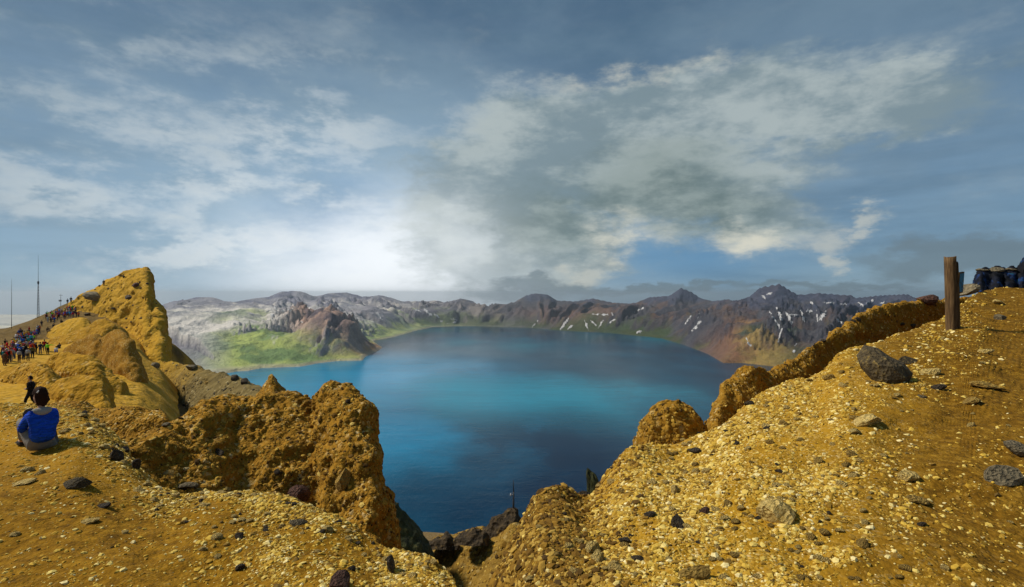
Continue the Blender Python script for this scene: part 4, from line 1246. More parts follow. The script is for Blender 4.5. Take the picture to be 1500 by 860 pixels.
def snow(x0, y0, x1, y1, wd, label, group):
    d = math.hypot(x1 - x0, y1 - y0)
    pad = wd
    st = 0.7
    xs = np.arange(min(x0, x1) - pad, max(x0, x1) + pad + st, st)
    ys = np.arange(min(y0, y1) - pad, max(y0, y1) + pad + st, st)
    vid, verts_, faces_ = {}, [], []
    X_, Y_ = np.meshgrid(xs, ys)
    T_ = np.full(X_.shape, 0.5) if d < 1e-6 else np.clip(((X_ - x0) * (x1 - x0) + (Y_ - y0) * (y1 - y0)) / d ** 2, 0, 1)
    D_ = np.hypot(X_ - x0 - T_ * (x1 - x0), Y_ - y0 - T_ * (y1 - y0))
    N1 = fbm(np.stack([X_ / 3.4, Y_ / 3.4, np.full_like(X_, x0)], -1), 3, 0.6, 5)
    V1 = wd / 2 * (0.35 + 0.75 * np.sin(math.pi * (0.05 + 0.8 * T_))) * (0.85 + 2.2 * N1) - D_
    ins = {(i, j): float(V1[j, i]) for j in range(len(ys)) for i in range(len(xs))}
    for (i, j), v in ins.items():
        if v > -0.35:
            loc, nor = seen(xs[i], ys[j], mt_tree)
            if loc is not None:
                vid[i, j] = len(verts_)
                verts_.append(loc + Vector((0, 0, min(max(v, -1) * 6.0, 3.0) + 1.0)))
    for (i, j) in list(vid):
        if (i + 1, j) in vid and (i, j + 1) in vid and (i + 1, j + 1) in vid:
            ids = (vid[i, j], vid[i, j + 1], vid[i + 1, j + 1], vid[i + 1, j])
            yy = [verts_[k].y for k in ids]
            if max(yy) - min(yy) < 260:
                faces_.append(ids)
    if not faces_:
        return
    me_ = bpy.data.meshes.new('snow_patch')
    me_.from_pydata([v[:] for v in verts_], [], faces_)
    me_.polygons.foreach_set('use_smooth', [True] * len(faces_))
    bm_ = bmesh.new(); bm_.from_mesh(me_)
    bmesh.ops.delete(bm_, geom=[v for v in bm_.verts if not v.link_faces], context='VERTS')
    bm_.to_mesh(me_); bm_.free()
    link('snow_patch', me_, snow_m, label=label, category='snow patch', group=group)


z5 = [(370, 310, 410, 265, 14), (340, 275, 365, 240, 12), (398, 252, 405, 225, 6), (740, 215, 790, 295, 8), (780, 365, 800, 300, 8), (775, 200, 800, 262, 14), (818, 220, 850, 275, 12), (835, 235, 885, 235, 8),
      (890, 212, 910, 268, 10), (915, 218, 945, 222, 16), (975, 265, 1010, 220, 14), (965, 210, 970, 262, 8), (1065, 258, 1080, 272, 16), (630, 345, 650, 385, 12), (715, 275, 716, 305, 7), (935, 172, 950, 180, 7),
      (1000, 175, 1050, 178, 10), (1080, 182, 1110, 184, 10), (1165, 175, 1190, 190, 9), (1205, 175, 1235, 165, 12), (1265, 178, 1290, 174, 7), (850, 412, 862, 406, 9), (862, 380, 872, 372, 6), (705, 140, 720, 156, 6), (728, 136, 755, 128, 6)]
for q in z5:
    lab, grp = ('snow streak on the dark mountain with the rust-coloured foot', 'snow on the rust-footed mountain') if q[0] > 600 else ('snow streak on the pointed dark mountain beside the rust-footed one', 'snow on the pointed mountain')
    snow(900 + q[0] / 3.261, 390 + q[1] / 3.261, 900 + q[2] / 3.261, 390 + q[3] / 3.261, q[4] / 3.261, lab, grp)
z4 = [(300, 215, 330, 230, 9), (340, 210, 385, 248, 10), (395, 240, 420, 257, 7), (105, 232, 140, 272, 7), (480, 265, 510, 270, 8), (425, 275, 440, 272, 7), (488, 283, 505, 278, 7), (460, 287, 470, 285, 6), (1185, 240, 1260, 243, 10), (1278, 232, 1290, 246, 8),
      (1395, 230, 1440, 210, 10), (1025, 318, 1065, 262, 10), (1060, 318, 1090, 295, 9), (1145, 268, 1165, 320, 7), (1175, 270, 1205, 297, 6), (1215, 310, 1240, 270, 6), (885, 305, 915, 272, 6), (1260, 290, 1300, 265, 6), (1400, 340, 1430, 325, 9), (90 + 230, 0, 0, 0, 0)]
for q in z4:
    if q[4]:
        lab, grp = ('snow streak low on the dark far wall above the lake', 'snow on the dark far wall') if q[0] > 800 else ('snow streak on the hazy blue far rim', 'snow on the hazy far rim')
        snow(520 + q[0] / 3.409, 390 + q[1] / 3.409, 520 + q[2] / 3.409, 390 + q[3] / 3.409, q[4] / 3.409, lab, grp)
z3 = [(770, 180, 748, 240, 28), (775, 218, 840, 203, 14), (815, 245, 860, 195, 10), (700, 225, 745, 195, 8), (615, 222, 655, 235, 7), (905, 268, 918, 272, 9), (1320, 215, 1350, 260, 9), (1315, 180, 1327, 184, 9)]
for q in z3:
    snow(200 + q[0] / 3.75, 400 + q[1] / 3.75, 200 + q[2] / 3.75, 400 + q[3] / 3.75, q[4] / 3.75, 'snow patch in the cirque above the green valley', 'snow above the green valley')

# ---------------------------------------------------------------- post, tarpaulin and masts
def tube(path, radii, seg=8, cap=True):
    """a swept tube as (verts, faces)"""
    path = [Vector(p) for p in path]
    vs, fs = [], []
    for i, p in enumerate(path):
        d = (path[min(i + 1, len(path) - 1)] - path[max(i - 1, 0)]).normalized()
        a = d.orthogonal().normalized() if abs(d.z) < 0.95 else Vector((1, 0, 0))
        a = (a - d * a.dot(d)).normalized()
        b2 = d.cross(a)
        for k in range(seg):
            t = 2 * math.pi * k / seg
            vs.append(p + (a * math.cos(t) + b2 * math.sin(t)) * radii[i])
    for i in range(len(path) - 1):
        for k in range(seg):
            k2 = (k + 1) % seg
            fs.append((i * seg + k, i * seg + k2, (i + 1) * seg + k2, (i + 1) * seg + k))
    if cap:
        fs.append(tuple(range(seg))[::-1])
        fs.append(tuple((len(path) - 1) * seg + k for k in range(seg)))
    return vs, fs


def tubes(name, specs, mat, parent=None, seg=8, smooth=True):
    V_, F_ = [], []
    for path, radii in specs:
        vs, fs = tube(path, radii, seg)
        o = len(V_)
        V_ += [v[:] for v in vs]; F_ += [tuple(i + o for i in f) for f in fs]
    me_ = bpy.data.meshes.new(name)
    me_.from_pydata(V_, [], F_)
    me_.polygons.foreach_set('use_smooth', [smooth] * len(F_))
    return link(name, me_, mat, parent)


def empty(name, loc, label, category, group=None):
    o = bpy.data.objects.new(name, None)
    o.empty_display_size = 0.3
    C.objects.link(o)
    o.location = loc
    o['label'] = label; o['category'] = category
    if group:
        o['group'] = group
    return o


wood, n, b = material('weathered_wood', 0.9, 0.15)
tcn = n.new('ShaderNodeTexCoord').outputs['Object']
gr_ = n.noise(n.vm('MULTIPLY', tcn, (14, 14, 1.2)), 2.0, 7, 0.65)
n.put(b.inputs['Base Color'], n.ramp(gr_, [(0.28, (0.025, 0.014, 0.007)), (0.5, (0.105, 0.06, 0.026)), (0.7, (0.20, 0.125, 0.055))]))
n.put(b.inputs['Normal'], n.bump(gr_, 0.02))
loc, _n = seen(1396, 482)
pm_ = loc.y / F
post = empty('wooden_post', loc, 'weathered wooden post with a split top and small blue board', 'post')


def timber(name, x0, x1, d0, d1, h, parent, tilt=0.0, seed=0, top=0.03):
    bm_ = bmesh.new()
    nz_ = 14
    ring = []
    for j in range(nz_ + 1):
        zz = -0.25 + (h + 0.25) * j / nz_
        rr_ = []
        for k in range(14):
            t = 2 * math.pi * k / 14
            cx_, cy_ = math.cos(t), math.sin(t)
            ex = math.copysign(abs(cx_) ** 0.7, cx_); ey = math.copysign(abs(cy_) ** 0.7, cy_)
            nn = float(fbm(np.array([[cx_ * 1.3 + seed, cy_ * 1.3, zz * 1.5]]), 3, 0.5, seed)[0])
            f = 1 + 0.10 * nn
            zt = zz + (top * math.sin(t * 2 + seed) if j == nz_ else 0)
            rr_.append(bm_.verts.new(((x0 + x1) / 2 + (x1 - x0) / 2 * ex * f + tilt * zz, (d0 + d1) / 2 + (d1 - d0) / 2 * ey * f, zt)))
        ring.append(rr_)
    for j in range(nz_):
        for k in range(14):
            bm_.faces.new((ring[j][k], ring[j][(k + 1) % 14], ring[j + 1][(k + 1) % 14], ring[j + 1][k]))
    bm_.faces.new(ring[-1])
    me_ = bpy.data.meshes.new(name)
    bm_.to_mesh(me_); bm_.free()
    me_.polygons.foreach_set('use_smooth', [len(p.vertices) == 4 for p in me_.polygons])
    return link(name, me_, wood, parent)


timber('pole', -7.6 * pm_, 3.6 * pm_, -0.11, 0.11, 105 * pm_, post, tilt=-0.022, seed=3)
timber('side_plank', 2.8 * pm_, 7.4 * pm_, -0.09, 0.10, 96 * pm_, post, tilt=-0.028, seed=8, top=0.05)
brd = bpy.data.meshes.new('board')
bm = bmesh.new()
bmesh.ops.create_cube(bm, size=1)
bmesh.ops.scale(bm, vec=(0.045, 0.22, 31 * pm_), verts=bm.verts)
bmesh.ops.bevel(bm, geom=bm.edges, offset=0.006, segments=1, affect='EDGES')
bm.to_mesh(brd); bm.free()
board = link('board', brd, wood, post)
board.location = (8.6 * pm_, -0.03, 68 * pm_); board.rotation_euler = (0.10, 0.10, -1.12)
fc = bpy.data.meshes.new('painted_face')
bm = bmesh.new()
bmesh.ops.create_grid(bm, x_segments=6, y_segments=6, size=0.5)
bmesh.ops.rotate(bm, cent=(0, 0, 0), matrix=Matrix.Rotation(math.pi / 2, 3, 'Y'), verts=bm.verts)
bmesh.ops.scale(bm, vec=(1, 0.18, 27 * pm_), verts=bm.verts)
bm.to_mesh(fc); bm.free()
pf, n, b = material('flaking_blue_paint', 0.6, 0.3)
tcn = n.new('ShaderNodeTexCoord').outputs['Object']
n.put(b.inputs['Base Color'], n.mix(n.smooth(n.noise(tcn, 14, 6, 0.7), 0.5, 0.6), (0.008, 0.16, 0.30), (0.02, 0.03, 0.04)))
fo = link('painted_face', fc, pf, board)
fo.location = (0.0265, 0, 0)

# dark tarpaulin over a row of stones on the crest
tp = np.array([(1427, 416), (1430, 404), (1436, 395), (1444, 392), (1452, 394), (1460, 391), (1468, 393), (1475, 396), (1482, 391), (1490, 394), (1496, 388), (1502, 376), (1516, 372), (1540, 386), (1560, 400)], float)
tY = 21.0
rows = []
for f, dy in ((1.0, -1.1), (0.8, -0.8), (0.55, -0.62), (0.3, -0.5), (0.1, -0.25), (0.0, 0.0), (0.15, 0.3), (1.0, 0.8)):
    py = tp[:, 1] + (np.maximum(429, tp[:, 1] + 10) - tp[:, 1]) * f
    Yv = tY + dy + 0.22 * np.sin(np.arange(len(tp)) * 2.3) * f
    rows.append(np.stack([(tp[:, 0] - 750) / F * Yv, Yv, (430 - py) / F * Yv], -1))
tarp_s = loft('tarpaulin', rows, 170, 60, [(0.07, 0.5, True), (0.05, 0.17, True)])
tm, n, b = material('dark_blue_tarpaulin', 0.75, 0.15)
pos = n.new('ShaderNodeNewGeometry').outputs['Position']
nn = n.noise(n.vm('MULTIPLY', pos, (1.6, 1.6, 0.8)), 1.6, 5, 0.6)
n.put(b.inputs['Base Color'], n.ramp(nn, [(0.45, (0.005, 0.005, 0.007)), (0.56, (0.007, 0.010, 0.022)), (0.63, (0.010, 0.04, 0.14)), (0.68, (0.008, 0.07, 0.09)), (0.78, (0.012, 0.015, 0.015))]))
n.put(b.inputs['Normal'], n.bump(n.noise(pos, 6, 5, 0.6), 0.05))
link('tarpaulin', make_mesh('tarpaulin', tarp_s.V, tarp_s.F), tm, label='dark blue tarpaulin draped over a stone row on the crest', category='tarpaulin')
surf['tarpaulin'] = tarp_s
tarp_tree = tree_of(['tarpaulin'])
for px, py, wpx, hp, lab in [(1442, 396, 17, 9, 'grey stone weighing down the low end of the tarpaulin'), (1460, 395, 21, 10, 'broad grey stone weighing down the tarpaulin'), (1484, 395, 15, 8, 'narrow grey stone weighing down the tarpaulin')]:
    loc, _n = seen(px, py, tarp_tree)
    if loc is not None:
        o = link('stone', with_mat(sharp_me[int(px) % 7], 'grey_stone'), label=lab, category='stone')
        m_ = loc.y / F
        o.location = loc + Vector((0, 0.1, 0)); o.scale = (wpx * m_ * 0.6, wpx * m_ * 0.5, hp * m_ * 0.6)
sl = link('stone', with_mat(sharp_me[2], 'grey_stone'), label='big leaning grey slab between the wooden post and the tarpaulin', category='stone')
sl.location = P(1418, 424, 18.5); sl.scale = (0.42, 0.4, 0.30); sl.rotation_euler = (0.1, -0.55, 0.3)

# masts on the hill and in the gully
steel = mat_flat('grey_steel', (0.035, 0.035, 0.04), 0.6, 0.3)
bx = lambda p: down(p[0], p[1], hill_tree)


def mast(px, base_py, top_py, Y, legs, label, rad0):
    base = seen(px, base_py + 1.5, hill_tree)[0] or Vector(P(px, base_py, Y))
    h = (base_py - top_py) / F * base.y
    t = empty('radio_mast', base, label, 'mast', 'masts on the hill')
    if legs:
        wd = 0.32
        for k in range(3):
            a = 2 * math.pi * k / 3 + 0.3
            tubes('leg', [([(wd * math.cos(a), wd * math.sin(a), -1.0), (0.10 * math.cos(a), 0.10 * math.sin(a), h * 0.55)], [0.05, 0.035])], steel, t, 6)
        br = []
        for j in range(12):
            z0, z1 = h * 0.55 * j / 12, h * 0.55 * (j + 1) / 12
            for k in range(3):
                a, a2 = 2 * math.pi * k / 3 + 0.3, 2 * math.pi * (k + 1) / 3 + 0.3
                w0 = wd + (0.10 - wd) * j / 12; w1 = wd + (0.10 - wd) * (j + 1) / 12
                br.append(([(w0 * math.cos(a), w0 * math.sin(a), z0), (w1 * math.cos(a2), w1 * math.sin(a2), z1)], [0.018, 0.018]))
        tubes('bracing', br, steel, t, 4)
        tubes('collar', [([(0, 0, h * 0.54), (0, 0, h * 0.58)], [0.22, 0.22])], steel, t, 8)
        tubes('whip', [([(0, 0, h * 0.55), (0, 0, h)], [0.055, 0.02])], steel, t, 6)
    else:
        tubes('pole', [([(0, 0, -1.0), (0, 0, h)], [rad0, rad0 * 0.5])], steel, t, 6)
        tubes('whip', [([(0, 0, h), (0, 0, h * 1.15)], [rad0 * 0.4, rad0 * 0.2])], steel, t, 5)
    return t


mast(56, 464, 372, 165, True, 'tall slender lattice mast on the skyline of the hill', 0.06)
mast(17, 480, 416, 168, False, 'shorter plain mast on the hill skyline beside the tall lattice mast', 0.07)
ws = mast(89, 447, 431, 158, False, 'small weather mast with a crossbar and box on the hill skyline', 0.07)
hh = 16 / F * ws.location.y
tubes('crossbar', [([(-0.45, 0, hh), (0.6, 0, hh)], [0.05, 0.05])], steel, ws, 6)
bxm = bpy.data.meshes.new('instrument_box')
bm = bmesh.new(); bmesh.ops.create_cube(bm, size=0.5); bmesh.ops.bevel(bm, geom=bm.edges, offset=0.04, segments=1, affect='EDGES'); bm.to_mesh(bxm); bm.free()
ib = link('instrument_box', bxm, mat_flat('box_grey', (0.35, 0.35, 0.34)), ws); ib.location = (-0.05, -0.15, hh * 0.5)
gm = empty('thin_mast', P(752, 745, 43), 'thin dark mast standing on a lava crag above the lake', 'mast')
g_h = 40 / F * 43
tubes('pole', [([(0, 0, -0.6), (0.02, 0, g_h * 0.62)], [0.09, 0.065])], steel, gm, 6)
tubes('whip', [([(0.02, 0, g_h * 0.6), (0.0, 0, g_h * 1.05)], [0.05, 0.025])], steel, gm, 5)
tubes('sensor_arm', [([(0.02, 0, g_h * 0.5), (-0.22, 0, g_h * 0.52)], [0.025, 0.025]), ([(-0.22, 0, g_h * 0.46), (-0.22, 0, g_h * 0.56)], [0.06, 0.03])], mat_flat('pale_metal', (0.5, 0.5, 0.5)), gm, 6)

# ---------------------------------------------------------------- people
def skin_mesh(name, nodes, edges, sub=1, root=None):
    """continuous tapering body grown over a skeleton: nodes {key: (x, y, z, r)}"""
    keys = list(nodes)
    me_ = bpy.data.meshes.new(name)
    me_.from_pydata([nodes[k][:3] for k in keys], [(keys.index(a), keys.index(b_)) for a, b_ in edges], [])
    o = bpy.data.objects.new(name, me_)
    C.objects.link(o)
    md = o.modifiers.new('skin', 'SKIN')
    for i, k in enumerate(keys):
        r_ = nodes[k][3]
        sv = me_.skin_vertices[0].data[i]
        sv.radius = (r_, r_) if np.isscalar(r_) else r_
        sv.use_root = (k == (root or keys[0]))
    md.use_smooth_shade = True
    if sub:
        sm = o.modifiers.new('sub', 'SUBSURF'); sm.levels = sub
    dg = bpy.context.evaluated_depsgraph_get()
    res = bpy.data.meshes.new_from_object(o.evaluated_get(dg))
    res.name = name
    bpy.data.objects.remove(o)
    bpy.data.meshes.remove(me_)
    res.polygons.foreach_set('use_smooth', [True] * len(res.polygons))
    return res


def join_meshes(name, parts):
    bm_ = bmesh.new()
    for me_, mat4 in parts:
        t = me_.copy()
        if mat4 is not None:
            t.transform(mat4)
        bm_.from_mesh(t)
        bpy.data.meshes.remove(t)
    res = bpy.data.meshes.new(name)
    bm_.to_mesh(res); bm_.free()
    res.polygons.foreach_set('use_smooth', [True] * len(res.polygons))
    return res


def head_mesh(seg=16, rings=12):
    """a head with brow, nose, chin and ears, facing +Y, centred on its middle, 0.23 m tall"""
    bm_ = bmesh.new()
    bmesh.ops.create_uvsphere(bm_, u_segments=seg, v_segments=rings, radius=1.0)
    for v in bm_.verts:
        x, y, z_ = v.co
        fx = 0.075 * (1 - 0.22 * max(0, -z_))
        v.co = Vector((x * fx, y * (0.095 if y < 0 else 0.088) * (1 - 0.10 * max(0, -z_)), z_ * 0.115))
        if y > 0.75 and abs(x) < 0.3:
            v.co.y += 0.022 * max(0, 1 - abs(z_ + 0.12) / 0.3)
        if y > 0.3 and z_ < -0.6:
            v.co.y += 0.012
        if abs(z_) < 0.25 and abs(x) > 0.93 and -0.4 < y < 0.25:
            v.co.x *= 1.16
    me_ = bpy.data.meshes.new('head')
    bm_.to_mesh(me_); bm_.free()
    return me_


def hair_mesh(long=0.0, bun=False, seg=14, rings=10, puff=1.0):
    bm_ = bmesh.new()
    bmesh.ops.create_uvsphere(bm_, u_segments=seg, v_segments=rings, radius=1.0)
    dl = [v for v in bm_.verts if (v.co.y > 0.35 and v.co.z < 0.35) or v.co.z < -0.72 - long]
    bmesh.ops.delete(bm_, geom=dl, context='VERTS')
    co = np.array([v.co[:] for v in bm_.verts])
    nn = fbm(co * 2.5, 3, 0.5, 3)
    for v, k in zip(bm_.verts, nn):
        s_ = (1.10 + 0.20 * k) * puff
        v.co = Vector((v.co.x * 0.080 * s_, v.co.y * 0.100 * s_ - 0.006, v.co.z * 0.118 * s_ + 0.008))
    if bun:
        b0 = bmesh.new()
        bmesh.ops.create_uvsphere(b0, u_segments=10, v_segments=8, radius=0.05)
        t = bpy.data.meshes.new('t'); b0.to_mesh(t); b0.free()
        t.transform(Matrix.Translation((0, -0.07, 0.10)))
        bm_.from_mesh(t); bpy.data.meshes.remove(t)
    me_ = bpy.data.meshes.new('hair')
    bm_.to_mesh(me_); bm_.free()
    me_.polygons.foreach_set('use_smooth', [True] * len(me_.polygons))
    return me_


def cap_mesh():
    bm_ = bmesh.new()
    bmesh.ops.create_uvsphere(bm_, u_segments=14, v_segments=10, radius=1.0)
    bmesh.ops.delete(bm_, geom=[v for v in bm_.verts if v.co.z < 0.05], context='VERTS')
    for v in bm_.verts:
        v.co = Vector((v.co.x * 0.094, v.co.y * 0.110, v.co.z * 0.118 + 0.028))
    ring = [bm_.verts.new((0.08 * math.sin(a), 0.07 + 0.125 * math.cos(a) * 0.9, 0.032 - 0.012)) for a in np.linspace(-1.4, 1.4, 9)]
    c0 = bm_.verts.new((0, 0.06, 0.045))
    for a, b_ in zip(ring[:-1], ring[1:]):
        bm_.faces.new((c0, a, b_))
    me_ = bpy.data.meshes.new('cap')
    bm_.to_mesh(me_); bm_.free()
    return me_


def hand_fingers(wrist, direction, side, up=Vector((0, 0, 1)), curl=0.35, sc=1.0):
    """five unequal bent fingers as skin chains rooted in the palm"""
    d = Vector(direction).normalized()
    acr = d.cross(up).normalized() * side
    nrm = acr.cross(d).normalized()
    res = []
    wv = Vector(wrist)
    for k, (off, ln) in enumerate([(-0.030, 0.062), (-0.010, 0.075), (0.010, 0.080), (0.029, 0.070)]):
        b0 = wv + d * 0.07 * sc + acr * off * sc
        p1 = b0 + (d * 0.5 - nrm * curl * 0.3).normalized() * ln * 0.5 * sc
        p2 = p1 + (d * 0.5 - nrm * curl).normalized() * ln * 0.5 * sc
        res.append({'a': (*b0, 0.010 * sc), 'b': (*p1, 0.009 * sc), 'c': (*p2, 0.0075 * sc)})
    b0 = wv + d * 0.03 * sc + acr * 0.035 * sc
    p1 = b0 + (d * 0.6 + acr * 0.7).normalized() * 0.035 * sc
    p2 = p1 + (d * 0.9 + acr * 0.2).normalized() * 0.032 * sc
    res.append({'a': (*b0, 0.012 * sc), 'b': (*p1, 0.011 * sc), 'c': (*p2, 0.009 * sc)})
    return [skin_mesh('finger', r_, [('a', 'b'), ('b', 'c')], 0) for r_ in res]


def figure(pose, sub=1, fingers=False):
    """meshes of one figure facing +Y with its feet (or seat) at z = 0"""
    N_ = dict(pose)
    hx, hy, hz_ = N_['head'][:3]
    body_nodes = {k: N_[k] for k in ('pelvis', 'chest', 'neckbase', 'neck', 'sl', 'el', 'wl', 'hl', 'sr', 'er', 'wr', 'hr', 'hipl', 'kl', 'al', 'tl', 'hipr', 'kr', 'ar', 'tr')}
    thin = {k: (*v[:3], v[3] * (0.66 if k in ('pelvis', 'chest', 'hipl', 'hipr') else 0.84)) for k, v in body_nodes.items()}
    thin['hl'] = (*N_['hl'][:3], (0.038, 0.022)); thin['hr'] = (*N_['hr'][:3], (0.038, 0.022))
    E_ = [('pelvis', 'chest'), ('chest', 'neckbase'), ('neckbase', 'neck'), ('chest', 'sl'), ('sl', 'el'), ('el', 'wl'), ('wl', 'hl'), ('chest', 'sr'), ('sr', 'er'), ('er', 'wr'), ('wr', 'hr'),
          ('pelvis', 'hipl'), ('hipl', 'kl'), ('kl', 'al'), ('al', 'tl'), ('pelvis', 'hipr'), ('hipr', 'kr'), ('kr', 'ar'), ('ar', 'tr')]
    thin['head0'] = (hx, hy - 0.005, hz_ - 0.03, 0.06)
    E_.append(('neck', 'head0'))
    body = skin_mesh('body', thin, E_, sub, 'pelvis')
    HM = Matrix.Translation((hx, hy, hz_)) @ Matrix.Rotation(N_.get('turn', 0.0), 4, 'Z') @ Matrix.Rotation(N_.get('nod', 0.0), 4, 'X')
    parts = [(body, None), (head_mesh(), HM)]
    if fingers:
        for s_, a, b_ in ((-1, 'wl', 'hl'), (1, 'wr', 'hr')):
            d = Vector(N_[b_][:3]) - Vector(N_[a][:3])
            parts += [(m_, None) for m_ in hand_fingers(Vector(N_[a][:3]) + d * 0.35, d, s_)]
    bodym = join_meshes('body', parts)
    wst0 = tuple(np.array(N_['pelvis'][:3]) * 0.5 + np.array(N_['chest'][:3]) * 0.5)
    jn = {'hem': (*(np.array(N_['pelvis'][:3]) * (1 - N_.get('hemt', 0.0)) + np.array(N_['chest'][:3]) * N_.get('hemt', 0.0)), N_['pelvis'][3] * 1.16)}
    jn.update({'chest': (*N_['chest'][:3], N_['chest'][3] * 1.12), 'collar': (*N_['neckbase'][:3], N_['neckbase'][3] * 1.12)})
    for s_ in 'lr':
        jn['s' + s_] = (*N_['s' + s_][:3], N_['s' + s_][3] * 1.22); jn['e' + s_] = (*N_['e' + s_][:3], N_['e' + s_][3] * 1.25); jn['w' + s_] = (*N_['w' + s_][:3], N_['w' + s_][3] * 1.22)
    jn['waist'] = (*wst0, N_['pelvis'][3] * 1.10)
    jk = skin_mesh('jacket', jn, [('hem', 'waist'), ('waist', 'chest'), ('chest', 'collar'), ('chest', 'sl'), ('sl', 'el'), ('el', 'wl'), ('chest', 'sr'), ('sr', 'er'), ('er', 'wr')], sub, 'chest')
    wst = tuple(np.array(N_['pelvis'][:3]) * 0.55 + np.array(N_['chest'][:3]) * 0.45)
    tn = {'waist': (*wst, N_['pelvis'][3] * 0.80), 'pelvis': (*N_['pelvis'][:3], N_['pelvis'][3] * 1.02)}
    for s_ in 'lr':
        for k in ('hip', 'k', 'a'):
            tn[k + s_] = (*N_[k + s_][:3], N_[k + s_][3] * 1.15)
    tr_ = skin_mesh('trousers', tn, [('waist', 'pelvis'), ('pelvis', 'hipl'), ('hipl', 'kl'), ('kl', 'al'), ('pelvis', 'hipr'), ('hipr', 'kr'), ('kr', 'ar')], sub, 'pelvis')
    shoes = []
    for s_ in 'lr':
        a, t = np.array(N_['a' + s_][:3]), np.array(N_['t' + s_][:3])
        sh = {'heel': (*(a + (a - t) * 0.15 - np.array([0, 0, 0.045])), 0.042), 'mid': (*((a + t) / 2 - np.array([0, 0, 0.02])), 0.046), 'toe': (*t, 0.036)}
        shoes.append(skin_mesh('shoe', sh, [('heel', 'mid'), ('mid', 'toe')], sub, 'mid'))
    return dict(body=bodym, jacket=jk, trousers=tr_, shoe=shoes, HM=HM, pose=N_)


def stand(**kw):
    N_ = dict(pelvis=(0, 0, 0.93, 0.145), chest=(0, 0.0, 1.25, 0.15), neckbase=(0, -0.01, 1.42, 0.075), neck=(0, 0.0, 1.48, 0.052), head=(0, 0.02, 1.60, 0.1),
              sl=(-0.19, 0, 1.36, 0.062), el=(-0.25, -0.02, 1.10, 0.048), wl=(-0.25, 0.10, 0.88, 0.036), hl=(-0.24, 0.14, 0.80, 0.03),
              sr=(0.19, 0, 1.36, 0.062), er=(0.25, -0.02, 1.10, 0.048), wr=(0.25, 0.10, 0.88, 0.036), hr=(0.24, 0.14, 0.80, 0.03),
              hipl=(-0.095, 0, 0.86, 0.092), kl=(-0.105, 0.02, 0.48, 0.066), al=(-0.11, -0.02, 0.085, 0.046), tl=(-0.125, 0.13, 0.035, 0.036),
              hipr=(0.095, 0, 0.86, 0.092), kr=(0.105, 0.02, 0.48, 0.066), ar=(0.11, -0.02, 0.085, 0.046), tr=(0.125, 0.13, 0.035, 0.036))
    N_.update(kw)
    return N_


POSES = {
    'standing': stand(),
    'taking a photo': stand(el=(-0.24, 0.16, 1.20, 0.048), wl=(-0.09, 0.34, 1.42, 0.036), hl=(-0.05, 0.37, 1.50, 0.03), er=(0.24, 0.16, 1.20, 0.048), wr=(0.09, 0.34, 1.42, 0.036), hr=(0.05, 0.37, 1.50, 0.03)),
    'walking': stand(kl=(-0.10, 0.20, 0.50, 0.066), al=(-0.10, 0.26, 0.10, 0.046), tl=(-0.11, 0.40, 0.05, 0.036), kr=(0.10, -0.05, 0.48, 0.066), ar=(0.10, -0.32, 0.13, 0.046), tr=(0.11, -0.20, 0.045, 0.036),
                     el=(-0.25, -0.12, 1.12, 0.048), wl=(-0.24, -0.08, 0.88, 0.036), hl=(-0.24, -0.05, 0.80, 0.03), er=(0.25, 0.08, 1.12, 0.048), wr=(0.23, 0.24, 0.93, 0.036), hr=(0.22, 0.30, 0.87, 0.03)),
    'pointing': stand(er=(0.46, 0.06, 1.36, 0.048), wr=(0.70, 0.10, 1.33, 0.036), hr=(0.79, 0.11, 1.31, 0.03), el=(-0.27, -0.05, 1.10, 0.048), wl=(-0.12, 0.12, 0.98, 0.036), hl=(-0.06, 0.16, 0.98, 0.03)),
    'crouching': dict(pelvis=(0, -0.12, 0.34, 0.155), chest=(0, 0.06, 0.66, 0.15), neckbase=(0, 0.12, 0.82, 0.075), neck=(0, 0.15, 0.87, 0.052), head=(0, 0.20, 0.97, 0.1),
                      sl=(-0.18, 0.10, 0.76, 0.062), el=(-0.24, 0.28, 0.58, 0.048), wl=(-0.10, 0.46, 0.62, 0.036), hl=(-0.05, 0.52, 0.64, 0.03), sr=(0.18, 0.10, 0.76, 0.062), er=(0.24, 0.28, 0.58, 0.048), wr=(0.10, 0.46, 0.62, 0.036), hr=(0.05, 0.52, 0.64, 0.03),
                      hipl=(-0.10, -0.08, 0.30, 0.098), kl=(-0.16, 0.28, 0.46, 0.07), al=(-0.14, 0.06, 0.09, 0.046), tl=(-0.15, 0.22, 0.035, 0.036), hipr=(0.10, -0.08, 0.30, 0.098), kr=(0.16, 0.28, 0.46, 0.07), ar=(0.14, 0.06, 0.09, 0.046), tr=(0.15, 0.22, 0.035, 0.036)),
    'sitting': dict(pelvis=(0, -0.02, 0.15, 0.155), chest=(0, 0.0, 0.48, 0.15), neckbase=(0, 0.02, 0.65, 0.075), neck=(0, 0.03, 0.71, 0.052), head=(0, 0.06, 0.82, 0.1),
                    sl=(-0.18, 0.02, 0.59, 0.062), el=(-0.25, 0.16, 0.38, 0.048), wl=(-0.10, 0.36, 0.42, 0.036), hl=(-0.04, 0.41, 0.44, 0.03), sr=(0.18, 0.02, 0.59, 0.062), er=(0.25, 0.16, 0.38, 0.048), wr=(0.10, 0.36, 0.42, 0.036), hr=(0.04, 0.41, 0.44, 0.03),
                    hipl=(-0.10, 0.04, 0.13, 0.10), kl=(-0.14, 0.40, 0.44, 0.07), al=(-0.12, 0.58, 0.09, 0.046), tl=(-0.13, 0.73, 0.04, 0.036), hipr=(0.10, 0.04, 0.13, 0.10), kr=(0.14, 0.40, 0.44, 0.07), ar=(0.12, 0.58, 0.09, 0.046), tr=(0.13, 0.73, 0.04, 0.036)),
}
M['skin'] = mat_flat('skin', (0.50, 0.29, 0.19), 0.6)
M['hair'] = mat_flat('dark_hair', (0.014, 0.010, 0.008), 0.8, 0.1)
